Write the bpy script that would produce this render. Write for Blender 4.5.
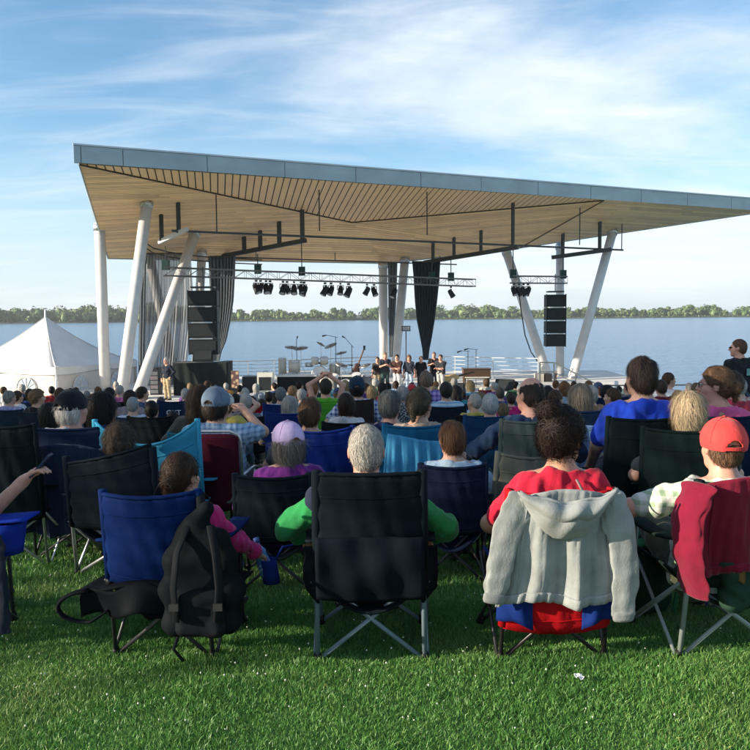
import bpy, bmesh, math, random, zlib
import numpy as np
from mathutils import Vector, Matrix

# ------------------------------------------------------------------ camera, world, sun, exposure
scene = bpy.context.scene
for o in list(bpy.data.objects): bpy.data.objects.remove(o)
COL = scene.collection
CAM_Z, FPX = 1.6, 800.0                      # eye height, focal length in pixels of the 750 px photograph
PITCH, ROLL = math.atan(60/800), 0.008
SUN_TO = Vector((-0.955, -0.30, 0.0)).normalized()
SUN_EL = math.radians(16)

def basis():
    F = Vector((0, math.cos(PITCH), -math.sin(PITCH)))
    U0 = Vector((0, math.sin(PITCH), math.cos(PITCH))); R0 = Vector((1, 0, 0))
    R = R0*math.cos(ROLL) - U0*math.sin(ROLL); U = U0*math.cos(ROLL) + R0*math.sin(ROLL)
    return R, U, F
CR, CU, CF = basis()
cam = bpy.data.cameras.new('camera'); camo = bpy.data.objects.new('camera', cam); COL.objects.link(camo)
cam.sensor_width = 36; cam.lens = 36*FPX/750; cam.clip_start = 0.1; cam.clip_end = 8000
camo.matrix_world = Matrix(((CR.x, CU.x, -CF.x, 0), (CR.y, CU.y, -CF.y, 0), (CR.z, CU.z, -CF.z, CAM_Z), (0, 0, 0, 1)))
scene.camera = camo
scene.view_settings.view_transform = 'Standard'; scene.view_settings.look = 'None'
scene.view_settings.exposure = 1.25; scene.view_settings.gamma = 1.0

world = bpy.data.worlds.new('World'); scene.world = world; world.use_nodes = True
nt = world.node_tree; N = nt.nodes; L = nt.links; N.clear()
def nd(tree, t, **kw):
    n = tree.nodes.new(t)
    for k, v in kw.items(): setattr(n, k, v)
    return n
def math_n(tree, op, a, b=None, c=None):
    n = nd(tree, 'ShaderNodeMath', operation=op)
    for i, v in enumerate((a, b, c)):
        if v is None: continue
        if isinstance(v, (int, float)): n.inputs[i].default_value = v
        else: tree.links.new(v, n.inputs[i])
    return n.outputs[0]
out = nd(nt, 'ShaderNodeOutputWorld'); bg = nd(nt, 'ShaderNodeBackground')
sky = nd(nt, 'ShaderNodeTexSky', sky_type='NISHITA', sun_disc=False)
sky.sun_elevation = SUN_EL; sky.sun_rotation = math.atan2(SUN_TO.x, SUN_TO.y)
sky.air_density = 1.0; sky.dust_density = 0.6; sky.ozone_density = 3.0; sky.altitude = 60
tc = nd(nt, 'ShaderNodeTexCoord'); sep = nd(nt, 'ShaderNodeSeparateXYZ'); L.new(tc.outputs['Generated'], sep.inputs[0])
zz = math_n(nt, 'MAXIMUM', sep.outputs[2], 0.0); den = math_n(nt, 'ADD', zz, 0.16)
u = math_n(nt, 'DIVIDE', sep.outputs[0], den); v = math_n(nt, 'DIVIDE', sep.outputs[1], den)
cmb = nd(nt, 'ShaderNodeCombineXYZ'); L.new(u, cmb.inputs[0]); L.new(v, cmb.inputs[1])
def cloud(rot, sc, off, scale, lo, hi, dist):
    mp = nd(nt, 'ShaderNodeMapping'); mp.inputs['Rotation'].default_value = (0, 0, rot); mp.inputs['Scale'].default_value = sc
    mp.inputs['Location'].default_value = off
    L.new(cmb.outputs[0], mp.inputs[0])
    nz = nd(nt, 'ShaderNodeTexNoise'); nz.inputs['Scale'].default_value = scale; nz.inputs['Detail'].default_value = 9
    nz.inputs['Roughness'].default_value = 0.58; nz.inputs['Distortion'].default_value = dist
    L.new(mp.outputs[0], nz.inputs['Vector'])
    mr = nd(nt, 'ShaderNodeMapRange', interpolation_type='SMOOTHSTEP'); mr.inputs['From Min'].default_value = lo; mr.inputs['From Max'].default_value = hi
    L.new(nz.outputs['Fac'], mr.inputs['Value']); return mr.outputs[0]
c1 = cloud(0.5, (0.6, 1.05, 1), (7.45, 3.72, 0), 0.55, 0.44, 0.66, 0.35)
c2 = cloud(-0.2, (0.5, 1.6, 1), (5.1, 3.2, 0), 2.6, 0.42, 0.82, 0.9)
cl = math_n(nt, 'ADD', math_n(nt, 'MULTIPLY', c1, 0.80), math_n(nt, 'MULTIPLY', c2, 0.34))
cl = math_n(nt, 'MINIMUM', cl, 0.92)
hz = nd(nt, 'ShaderNodeMapRange', interpolation_type='SMOOTHSTEP'); hz.inputs['From Min'].default_value = 0.24; hz.inputs['From Max'].default_value = -0.02
hz.inputs['To Max'].default_value = 0.78
L.new(sep.outputs[2], hz.inputs['Value'])
mx1 = nd(nt, 'ShaderNodeMixRGB'); mx1.inputs['Color2'].default_value = (3.4, 4.2, 4.8, 1)
L.new(hz.outputs[0], mx1.inputs['Fac']); hsv = nd(nt, 'ShaderNodeHueSaturation'); hsv.inputs['Saturation'].default_value = 1.08; hsv.inputs['Hue'].default_value = 0.493; L.new(sky.outputs[0], hsv.inputs['Color']); L.new(hsv.outputs[0], mx1.inputs['Color1'])
mx2 = nd(nt, 'ShaderNodeMixRGB'); mx2.inputs['Color2'].default_value = (4.6, 4.9, 5.15, 1)
L.new(cl, mx2.inputs['Fac']); L.new(mx1.outputs[0], mx2.inputs['Color1'])
L.new(mx2.outputs[0], bg.inputs['Color']); bg.inputs['Strength'].default_value = 0.096
L.new(bg.outputs[0], out.inputs[0])

sun = bpy.data.lights.new('sun', 'SUN'); sun.energy = 4.4; sun.angle = math.radians(0.6); sun.color = (1.0, 0.86, 0.68)
suno = bpy.data.objects.new('sun', sun); COL.objects.link(suno)
tosun = Vector((SUN_TO.x*math.cos(SUN_EL), SUN_TO.y*math.cos(SUN_EL), math.sin(SUN_EL)))
suno.rotation_euler = tosun.to_track_quat('Z', 'Y').to_euler(); suno.location = (-30, -10, 20)

# ------------------------------------------------------------------ pixel helpers (directions; distances come from what each thing touches)
EYE = Vector((0, 0, CAM_Z))
def ray(px, py): return CR*(px-375) - CU*(py-375) + CF*FPX
def pixY(px, py, Y): d = ray(px, py); return EYE + d*(Y/d.y)
def pixZ(px, py, z): d = ray(px, py); return EYE + d*((z-CAM_Z)/d.z)
def colX(px, Y, z):
    Z = z-CAM_Z; k = px-375
    return (k*(Y*CF.y+Z*CF.z) - FPX*(Y*CR.y+Z*CR.z))/(FPX*CR.x-k*CF.x)
def at(px, Y, z): return Vector((colX(px, Y, z), Y, z))
DECK = -1.75
def gz(Y):
    if Y < 3.4: return 0.0
    if Y < 28: return -0.075*(Y-3.4)
    if Y < 43: return -1.845-0.105*(Y-28)
    return max(-6, -3.42-0.4*(Y-43))

# ------------------------------------------------------------------ materials
MC = {}
def lin(c):
    if isinstance(c, str):
        c = [int(c[i:i+2], 16)/255 for i in (0, 2, 4)]
        return tuple(x/12.92 if x < .04045 else ((x+.055)/1.055)**2.4 for x in c)
    return c
def mat(kind, c, rough=None, **kw):
    c = lin(c); key = (kind, tuple(round(x, 4) for x in c), rough, tuple(sorted((k, str(v)) for k, v in kw.items())))
    if key in MC: return MC[key]
    m = bpy.data.materials.new(kind); m.use_nodes = True; t = m.node_tree; b = t.nodes['Principled BSDF']
    co = nd(t, 'ShaderNodeTexCoord').outputs['Object']
    def noise(scale, detail=4, sc=None, rough=.55):
        n = nd(t, 'ShaderNodeTexNoise'); n.inputs['Scale'].default_value = scale; n.inputs['Detail'].default_value = detail; n.inputs['Roughness'].default_value = rough
        if sc:
            mp = nd(t, 'ShaderNodeMapping'); mp.inputs['Scale'].default_value = sc; t.links.new(co, mp.inputs[0]); t.links.new(mp.outputs[0], n.inputs['Vector'])
        else: t.links.new(co, n.inputs['Vector'])
        return n.outputs['Fac']
    def ramp(f, c0, c1, lo=.3, hi=.7):
        r = nd(t, 'ShaderNodeMapRange'); r.inputs['From Min'].default_value = lo; r.inputs['From Max'].default_value = hi; t.links.new(f, r.inputs['Value'])
        x = nd(t, 'ShaderNodeMixRGB'); x.inputs['Color1'].default_value = (*c0, 1); x.inputs['Color2'].default_value = (*c1, 1); t.links.new(r.outputs[0], x.inputs['Fac']); return x.outputs[0]
    def bump(h, s, d=.01):
        n = nd(t, 'ShaderNodeBump'); n.inputs['Strength'].default_value = s; n.inputs['Distance'].default_value = d; t.links.new(h, n.inputs['Height'])
        t.links.new(n.outputs[0], b.inputs['Normal'])
    sc = lambda f: tuple(min(1, x*f) for x in c)
    ro = 0.6
    if kind == 'cloth':
        t.links.new(ramp(noise(9, 5), sc(.78), sc(1.18)), b.inputs['Base Color']); bump(math_n(t, 'ADD', math_n(t, 'MULTIPLY', noise(17, 5, (1, 1, .6), .65), 1.0), math_n(t, 'MULTIPLY', noise(420, 2), .09)), .6, .0095); ro = .88; b.inputs['Specular IOR Level'].default_value = .15
        b.inputs['Sheen Weight'].default_value = .12
    elif kind == 'nylon':
        t.links.new(ramp(noise(3, 6), sc(.8), sc(1.15)), b.inputs['Base Color']); bump(noise(11, 4), .22, .02); ro = .72; b.inputs['Specular IOR Level'].default_value = .04
    elif kind == 'skin':
        t.links.new(ramp(noise(26, 4), (c[0]*.92, c[1]*.84, c[2]*.82), (min(1, c[0]*1.06), c[1]*1.06, c[2]*1.04)), b.inputs['Base Color']); bump(noise(180, 3), .12, .002); ro = .5
        b.inputs['Subsurface Weight'].default_value = .08; b.inputs['Subsurface Radius'].default_value = (.01, .004, .002)
    elif kind == 'hair':
        gi = nd(t, 'ShaderNodeNewGeometry').outputs['Random Per Island']
        hf = math_n(t, 'ADD', math_n(t, 'MULTIPLY', noise(60, 4, (1, 1, .12)), .5), math_n(t, 'MULTIPLY', gi, .5))
        t.links.new(ramp(hf, sc(.35), (min(1, c[0]*2.0+.003), min(1, c[1]*1.9+.002), min(1, c[2]*1.8+.002)), .2, .85), b.inputs['Base Color']); bump(noise(110, 3, (1, 1, .1)), .5, .004); ro = .58; b.inputs['Specular IOR Level'].default_value = .22
    elif kind == 'plaid':
        c2 = lin(kw['c2'])
        sp = nd(t, 'ShaderNodeSeparateXYZ'); t.links.new(co, sp.inputs[0]); f = kw.get('f', 60.)
        a = math_n(t, 'GREATER_THAN', math_n(t, 'SINE', math_n(t, 'MULTIPLY', sp.outputs[0], f)), .2)
        d = math_n(t, 'GREATER_THAN', math_n(t, 'SINE', math_n(t, 'MULTIPLY', sp.outputs[2], f)), .2)
        x = nd(t, 'ShaderNodeMixRGB'); x.inputs['Color1'].default_value = (*c, 1); x.inputs['Color2'].default_value = (*c2, 1)
        t.links.new(math_n(t, 'MULTIPLY', math_n(t, 'ADD', a, d), .5), x.inputs['Fac']); t.links.new(x.outputs[0], b.inputs['Base Color']); ro = .85
    elif kind == 'stripe':
        c2 = lin(kw['c2']); sp = nd(t, 'ShaderNodeSeparateXYZ'); t.links.new(co, sp.inputs[0])
        a = math_n(t, 'GREATER_THAN', math_n(t, 'SINE', math_n(t, 'MULTIPLY', sp.outputs[2], kw.get('f', 90.))), .3)
        x = nd(t, 'ShaderNodeMixRGB'); x.inputs['Color1'].default_value = (*c, 1); x.inputs['Color2'].default_value = (*c2, 1)
        t.links.new(a, x.inputs['Fac']); t.links.new(x.outputs[0], b.inputs['Base Color']); ro = .85
    elif kind == 'print':
        c2 = lin(kw['c2']); n = nd(t, 'ShaderNodeTexVoronoi'); n.inputs['Scale'].default_value = kw.get('f', 26.); t.links.new(co, n.inputs['Vector'])
        t.links.new(ramp(n.outputs['Distance'], c2, c, .25, .5), b.inputs['Base Color']); ro = .8
    elif kind == 'metal':
        t.links.new(ramp(noise(14, 5), sc(.8), sc(1.12)), b.inputs['Base Color']); b.inputs['Metallic'].default_value = kw.get('m', .9); ro = .38
        rr = nd(t, 'ShaderNodeMapRange'); rr.inputs['To Min'].default_value = .28; rr.inputs['To Max'].default_value = .55; t.links.new(noise(30, 4), rr.inputs['Value']); t.links.new(rr.outputs[0], b.inputs['Roughness'])
    elif kind == 'paint':
        t.links.new(ramp(noise(2.3, 6), sc(.88), sc(1.05)), b.inputs['Base Color']); bump(noise(40, 3), .08, .004); ro = .42
    elif kind == 'plastic':
        t.links.new(ramp(noise(12, 4), sc(.85), sc(1.12)), b.inputs['Base Color']); ro = .5; b.inputs['Specular IOR Level'].default_value = .2
    elif kind == 'zinc':
        t.links.new(ramp(noise(.7, 7, (1, 1, 2)), sc(.84), sc(1.12)), b.inputs['Base Color']); bump(noise(1.2, 3), .12, .03); ro = .45; b.inputs['Metallic'].default_value = .35
    elif kind == 'wood':
        oi = nd(t, 'ShaderNodeObjectInfo').outputs['Random']
        geo = nd(t, 'ShaderNodeNewGeometry')
        isl = geo.outputs['Random Per Island']
        f = math_n(t, 'ADD', math_n(t, 'MULTIPLY', isl, .65), math_n(t, 'MULTIPLY', noise(1.6, 7, (1, .35, 1)), .55))
        t.links.new(ramp(f, sc(.74), (min(1, c[0]*1.2), c[1]*1.14, c[2]*1.05), .15, .95), b.inputs['Base Color']); bump(noise(22, 4, (1, .2, 1)), .15, .01); ro = .5
    elif kind == 'concrete':
        f = math_n(t, 'ADD', math_n(t, 'MULTIPLY', noise(.5, 8), .6), math_n(t, 'MULTIPLY', noise(14, 6), .4))
        t.links.new(ramp(f, sc(.75), sc(1.15)), b.inputs['Base Color']); bump(noise(40, 5), .2, .01); ro = .85
    elif kind == 'vinyl':
        t.links.new(ramp(noise(1.4, 6), sc(.9), sc(1.04)), b.inputs['Base Color']); bump(noise(2.2, 4), .25, .05); ro = .45
        b.inputs['Transmission Weight'].default_value = 0
    elif kind == 'gauze':
        t.links.new(ramp(noise(7, 4, (1, 1, .05)), sc(.6), sc(1.2)), b.inputs['Base Color']); ro = .9
        b.inputs['Alpha'].default_value = kw.get('a', .5)
    elif kind == 'glass':
        b.inputs['Base Color'].default_value = (*c, 1); ro = .08; b.inputs['Alpha'].default_value = kw.get('a', .55)
    else:
        b.inputs['Base Color'].default_value = (*c, 1)
    if kind not in ('metal',): b.inputs['Roughness'].default_value = ro if rough is None else rough
    MC[key] = m; return m

# ------------------------------------------------------------------ mesh helpers
class MB:
    def __init__(s): s.v = []; s.f = []
    def add(s, v, f):
        o = len(s.v); s.v += [tuple(p) for p in v]; s.f += [tuple(i+o for i in q) for q in f]; return s
    def box(s, c, d, R=None):
        v = []
        for x in (-.5, .5):
            for y in (-.5, .5):
                for z in (-.5, .5):
                    p = Vector((x*d[0], y*d[1], z*d[2]))
                    if R is not None: p = R @ p
                    v.append(p+Vector(c))
        return s.add(v, [(0, 1, 3, 2), (4, 6, 7, 5), (0, 4, 5, 1), (2, 3, 7, 6), (0, 2, 6, 4), (1, 5, 7, 3)])
    def tube(s, pts, r, n=8, cap=True, flat=None):
        pts = [Vector(p) for p in pts]; k = len(pts); rs = r if isinstance(r, (list, tuple)) else [r]*k
        rings = []; up = None
        for i in range(k):
            d = (pts[min(i+1, k-1)]-pts[max(i-1, 0)]).normalized()
            if up is None:
                up = Vector((0, 0, 1)) if abs(d.z) < .9 else Vector((0, 1, 0))
            a = d.cross(up).normalized(); bb = a.cross(d).normalized(); up = bb
            fl = 1 if flat is None else flat
            rings.append([pts[i]+(a*math.cos(2*math.pi*j/n)+bb*math.sin(2*math.pi*j/n)*fl)*rs[i] for j in range(n)])
        v = [p for q in rings for p in q]; f = []
        for i in range(k-1):
            for j in range(n): f.append((i*n+j, i*n+(j+1) % n, (i+1)*n+(j+1) % n, (i+1)*n+j))
        if cap: f.append(tuple(range(n-1, -1, -1))); f.append(tuple((k-1)*n+j for j in range(n)))
        return s.add(v, f)
    def lathe(s, prof, n=16, M=None, cap=True):
        v = []; f = []
        for r, z in prof:
            for j in range(n):
                p = Vector((r*math.cos(2*math.pi*j/n), r*math.sin(2*math.pi*j/n), z)); v.append(M @ p if M else p)
        for i in range(len(prof)-1):
            for j in range(n): f.append((i*n+j, i*n+(j+1) % n, (i+1)*n+(j+1) % n, (i+1)*n+j))
        if cap: f.append(tuple(range(n-1, -1, -1))); f.append(tuple((len(prof)-1)*n+j for j in range(n)))
        return s.add(v, f)
    def sheet(s, fn, nu, nv, th=0.006):
        """solid sheet: fn(u,v)->Vector, thickened along its normal"""
        P = [[Vector(fn(i/nu, j/nv)) for j in range(nv+1)] for i in range(nu+1)]
        v = []
        for sd in (0.5, -0.5):
            for i in range(nu+1):
                for j in range(nv+1):
                    a = P[min(i+1, nu)][j]-P[max(i-1, 0)][j]; b = P[i][min(j+1, nv)]-P[i][max(j-1, 0)]
                    n = a.cross(b); n = n.normalized() if n.length > 1e-9 else Vector((0, 0, 1))
                    v.append(P[i][j]+n*th*sd)
        K = (nu+1)*(nv+1); f = []; id = lambda i, j: i*(nv+1)+j
        for i in range(nu):
            for j in range(nv):
                q = (id(i, j), id(i+1, j), id(i+1, j+1), id(i, j+1)); f.append(q); f.append(tuple(K+x for x in reversed(q)))
        for i in range(nu):
            for j in (0, nv):
                q = (id(i, j), id(i+1, j), K+id(i+1, j), K+id(i, j)); f.append(q if j else q[::-1])
        for j in range(nv):
            for i in (0, nu):
                q = (id(i, j), id(i, j+1), K+id(i, j+1), K+id(i, j)); f.append(q[::-1] if i else q)
        return s.add(v, f)
    def mesh(s, name, smooth=False):
        m = bpy.data.meshes.new(name); m.from_pydata(s.v, [], s.f); m.validate(verbose=False)
        if smooth: m.shade_smooth() if hasattr(m, 'shade_smooth') else None
        m.update(); return m

def link(name, me, material, parent=None, smooth=None, loc=None, rotz=None):
    if isinstance(me, MB): me = me.mesh(name, bool(smooth))
    o = bpy.data.objects.new(name, me); COL.objects.link(o)
    if material is not None:
        if len(me.materials) == 0: me.materials.append(material)
        elif me.materials[0] != material:
            o.material_slots[0].link = 'OBJECT'; o.material_slots[0].material = material
    if parent: o.parent = parent
    if loc is not None: o.location = loc
    if rotz is not None: o.rotation_euler = (0, 0, rotz)
    return o
LABELS = set()
def tag(o, label, cat, group=None):
    o['label'] = label; o['category'] = cat
    if group: o['group'] = group
    return o
def thing(name, label, cat, loc=(0, 0, 0), rotz=0, group=None, scale=None):
    o = bpy.data.objects.new(name, None); COL.objects.link(o); o.empty_display_size = .1
    o.location = loc; o.rotation_euler = (0, 0, rotz)
    if scale: o.scale = (scale,)*3
    return tag(o, label, cat, group)
def struct(o): o['kind'] = 'structure'; return o
def stuff(o, label=None, cat=None):
    o['kind'] = 'stuff'
    if label: o['label'] = label; o['category'] = cat
    return o
def np_mesh(name, v, f, smooth=True):
    """fast mesh from arrays; f (n,3) or (n,4)"""
    v = np.asarray(v, np.float32); f = np.asarray(f, np.int32); k = f.shape[1]
    m = bpy.data.meshes.new(name); m.vertices.add(len(v)); m.vertices.foreach_set('co', v.ravel())
    m.loops.add(f.size); m.loops.foreach_set('vertex_index', f.ravel())
    m.polygons.add(len(f)); m.polygons.foreach_set('loop_start', np.arange(0, f.size, k, dtype=np.int32)); m.polygons.foreach_set('loop_total', np.full(len(f), k, np.int32))
    m.update(calc_edges=True)
    if smooth: m.polygons.foreach_set('use_smooth', np.ones(len(f), bool))
    return m
# ------------------------------------------------------------------ setting: lawn, water, far shore
rng = np.random.default_rng(7); random.seed(5)
def ground_mat():
    m = bpy.data.materials.new('lawn_soil'); m.use_nodes = True; t = m.node_tree; b = t.nodes['Principled BSDF']
    co = nd(t, 'ShaderNodeTexCoord').outputs['Object']
    n1 = nd(t, 'ShaderNodeTexNoise'); n1.inputs['Scale'].default_value = 1.3; n1.inputs['Detail'].default_value = 8; t.links.new(co, n1.inputs['Vector'])
    n2 = nd(t, 'ShaderNodeTexNoise'); n2.inputs['Scale'].default_value = 60; n2.inputs['Detail'].default_value = 5; t.links.new(co, n2.inputs['Vector'])
    f = math_n(t, 'ADD', math_n(t, 'MULTIPLY', n1.outputs['Fac'], .5), math_n(t, 'MULTIPLY', n2.outputs['Fac'], .5))
    r = nd(t, 'ShaderNodeValToRGB'); e = r.color_ramp.elements; e[0].position = .35; e[0].color = (.05, .085, .02, 1); e[1].position = .68; e[1].color = (.10, .24, .05, 1)
    t.links.new(f, r.inputs['Fac']); t.links.new(r.outputs[0], b.inputs['Base Color']); b.inputs['Roughness'].default_value = .95
    bp = nd(t, 'ShaderNodeBump'); bp.inputs['Strength'].default_value = .6; bp.inputs['Distance'].default_value = .03; t.links.new(n2.outputs['Fac'], bp.inputs['Height']); t.links.new(bp.outputs[0], b.inputs['Normal'])
    return m
ys = [-40, -20, -8, -2, 1, 2, 3, 3.4, 4, 5, 6, 8, 10, 13, 16, 20, 24, 28, 31, 34, 37, 40, 43, 45, 47, 50]
xs = [-90, -60, -40, -30, -22, -16, -11, -7, -4, -2, 0, 2, 4, 7, 11, 16, 22, 30, 40, 60, 90]
mb = MB(); vv = [(x, y, gz(y)) for y in ys for x in xs]; nx = len(xs)
mb.add(vv, [(j*nx+i, j*nx+i+1, (j+1)*nx+i+1, (j+1)*nx+i) for j in range(len(ys)-1) for i in range(nx-1)])
struct(link('lawn', mb, ground_mat(), smooth=True))

WATER = -3.75
def water_mat():
    m = bpy.data.materials.new('river_water'); m.use_nodes = True; t = m.node_tree; b = t.nodes['Principled BSDF']
    co = nd(t, 'ShaderNodeTexCoord').outputs['Object']
    hs = []
    for sc, vec, wt in ((.9, (1, 2.2, 1), .6), (.16, (.6, 2.2, 1), 1.0), (3.2, (1, 1.8, 1), .22)):
        mp = nd(t, 'ShaderNodeMapping'); mp.inputs['Scale'].default_value = vec; t.links.new(co, mp.inputs[0])
        n = nd(t, 'ShaderNodeTexNoise'); n.inputs['Scale'].default_value = sc; n.inputs['Detail'].default_value = 5; t.links.new(mp.outputs[0], n.inputs['Vector'])
        hs.append(math_n(t, 'MULTIPLY', n.outputs['Fac'], wt))
    h = math_n(t, 'ADD', math_n(t, 'ADD', hs[0], hs[1]), hs[2])
    bp = nd(t, 'ShaderNodeBump'); bp.inputs['Strength'].default_value = 1.0; bp.inputs['Distance'].default_value = .75; t.links.new(h, bp.inputs['Height']); t.links.new(bp.outputs[0], b.inputs['Normal'])
    b.inputs['Base Color'].default_value = (.11, .23, .38, 1); b.inputs['Roughness'].default_value = .16; b.inputs['IOR'].default_value = 1.33
    return m
struct(link('river', MB().add([(-3000, 44, WATER), (3000, 44, WATER), (3000, 3000, WATER), (-3000, 3000, WATER)], [(0, 1, 2, 3)]), water_mat()))

def shoreY(x): return 800 + 25*math.sin(x*.006+1) + 14*math.sin(x*.021) + .10*x
fx = list(range(-1500, 1501, 20)); mb = MB(); pr = [(-6, -1.2), (0, .3), (7, 1.6), (40, 2.5), (400, 4), (2000, 6)]
mb.add([(x, shoreY(x)+dy, WATER+dz) for x in fx for dy, dz in pr], [(i*6+j, (i+1)*6+j, (i+1)*6+j+1, i*6+j+1) for i in range(len(fx)-1) for j in range(5)])
struct(link('far_bank', mb, mat('concrete', (.045, .06, .022)), smooth=True))
def leaf_mat(name, c0, c1, c2):
    m = bpy.data.materials.new(name); m.use_nodes = True; t = m.node_tree; b = t.nodes['Principled BSDF']
    g = nd(t, 'ShaderNodeNewGeometry'); co = nd(t, 'ShaderNodeTexCoord').outputs['Object']
    n1 = nd(t, 'ShaderNodeTexNoise'); n1.inputs['Scale'].default_value = .06 if name == 'far_leaves' else .8; n1.inputs['Detail'].default_value = 4; t.links.new(co, n1.inputs['Vector'])
    f = math_n(t, 'ADD', math_n(t, 'MULTIPLY', g.outputs['Random Per Island'], .45), math_n(t, 'MULTIPLY', n1.outputs['Fac'], .75))
    r = nd(t, 'ShaderNodeValToRGB'); e = r.color_ramp.elements; e[0].position = .25; e[0].color = (*c0, 1); e[1].position = .95; e[1].color = (*c2, 1)
    x = e.new(.6); x.color = (*c1, 1)
    t.links.new(f, r.inputs['Fac']); t.links.new(r.outputs[0], b.inputs['Base Color']); b.inputs['Roughness'].default_value = .6
    b.inputs['Transmission Weight'].default_value = 0
    return m
def leaf_quads(C, S, nrm):
    """one bent leaf clump quad per centre; C (n,3), S (n,), nrm (n,3)"""
    n = len(C); nrm = nrm/np.maximum(np.linalg.norm(nrm, axis=1, keepdims=True), 1e-6)
    a = np.cross(nrm, rng.normal(size=(n, 3))); a /= np.maximum(np.linalg.norm(a, axis=1, keepdims=True), 1e-6); b = np.cross(nrm, a)
    s = S[:, None]
    v = np.stack([C-a*s, C-b*s*.6+nrm*s*.15, C+a*s, C+b*s*.6+nrm*s*.15], 1).reshape(-1, 3)
    return v, np.arange(4*n).reshape(-1, 4)
# far wood on the other shore: one mass
Cs, Ss, Ns = [], [], []; core = MB()
for k in range(950):
    x = rng.uniform(-900, 900); row = rng.integers(0, 3); y = shoreY(x)+10+row*16+rng.uniform(-5, 5)
    big = 1.25 if x < -150 else (.9 if x > 200 else 1.0)
    H = rng.uniform(6, 14)*big*(1+.12*math.sin(x*.02)+.1*math.sin(x*.053+2))*(1 if row else .62)
    W = H*rng.uniform(.34, .5); zb = WATER+1.4
    for q in range(rng.integers(4, 7)):                        # lobes
        cx = x+rng.normal()*W*.55; cz = zb+H*rng.uniform(.35, .78); r = W*rng.uniform(.45, .75); cy = y+rng.normal()*W*.3
        n = 40; d = rng.normal(size=(n, 3)); d /= np.linalg.norm(d, axis=1, keepdims=True)
        Cs.append(np.array([cx, cy, cz])+d*r*rng.uniform(.75, 1.1, (n, 1))*np.array([1, 1, .85])); Ss.append(rng.uniform(.8, 1.7, n)); Ns.append(d+rng.normal(size=(n, 3))*.35)
    core.tube([(x, y, zb), (x, y, zb+H*.3), (x, y, zb+H*.62), (x, y, zb+H*.8)], [W*.45, W*.8, W*.6, .4], 6)
v1, f1 = leaf_quads(np.concatenate(Cs), np.concatenate(Ss), np.concatenate(Ns))
FARL = leaf_mat('far_leaves', (.05, .09, .03), (.09, .155, .045), (.16, .23, .07))
wood_o = link('far_wood', np_mesh('far_wood', v1, f1, False), FARL); stuff(wood_o, 'low green wood along the far river shore', 'wood')
co_ = link('inner_foliage', core, FARL, wood_o, smooth=True); stuff(co_)
# shoreline reeds / rocks strip
Cs = np.array([[x+rng.uniform(-1, 1), shoreY(x)+rng.uniform(1, 8), WATER+rng.uniform(.4, 2.4)] for x in np.arange(-900, 900, .9)])
v1, f1 = leaf_quads(Cs, rng.uniform(.6, 1.5, len(Cs)), rng.normal(size=Cs.shape))
stuff(link('shore_bushes', np_mesh('shore_bushes', v1, f1, False), FARL), 'low bushes at the waterline of the far shore', 'bushes')

# trees standing beside the lawn, out of the picture to the left: they shade the seats
def tree_mesh(H, W, seed, nleaf):
    r = np.random.default_rng(seed); tr = MB()
    tr.tube([(0, 0, -.2), (.05, 0, H*.2), (.1, .05, H*.45), (0, .1, H*.75)], [.28, .2, .14, .04], 9)
    C, S, Nn = [], [], []
    for q in range(34):
        a = r.uniform(0, 6.28); z = H*r.uniform(.26, .95); rad = W*math.sqrt(max(.05, 1-((z/H-.55)/.5)**2))*r.uniform(.2, .95)
        e = Vector((math.cos(a)*rad, math.sin(a)*rad, z)); tr.tube([(0, 0, z*.62), e*.55+Vector((0, 0, z*.42)), e], [.07, .04, .012], 5)
        n = nleaf//34; d = r.normal(size=(n, 3)); d /= np.linalg.norm(d, axis=1, keepdims=True); lr = W*r.uniform(.22, .38)
        C.append(np.array(e)+d*lr*r.uniform(.3, 1, (n, 1))); S.append(r.uniform(.06, .12, n)); Nn.append(d+r.normal(size=(n, 3))*.6)
    v, f = leaf_quads(np.concatenate(C), np.concatenate(S), np.concatenate(Nn))
    return tr.mesh('trunk', True), np_mesh('crown', v, f, False)
T_tr, T_cr = tree_mesh(11, 4.0, 3, 9000)
NEARL = leaf_mat('near_leaves', (.03, .06, .014), (.05, .11, .02), (.09, .16, .03))
BARK = mat('concrete', (.09, .065, .045))
SHADE = [(-12.5, 5.0, 1.0, 1.3), (-17.5, 2.95, 1.08, 4), (-18, 8.8, 1.05, 2.6), (-22, 13.5, 1.0, 5.1), (-24, 5.5, 1.15, .7), (-31, 11.0, 1.1, 3.3)]
for i, (x, y, s, a) in enumerate(SHADE):
    t = thing('shade_tree', 'tall leafy broadleaf tree beside the lawn, shading the seats', 'tree', (x, y, gz(y)), a, 'trees beside the lawn', s)
    link('trunk', T_tr, BARK, t); link('crown', T_cr, NEARL, t)

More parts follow.
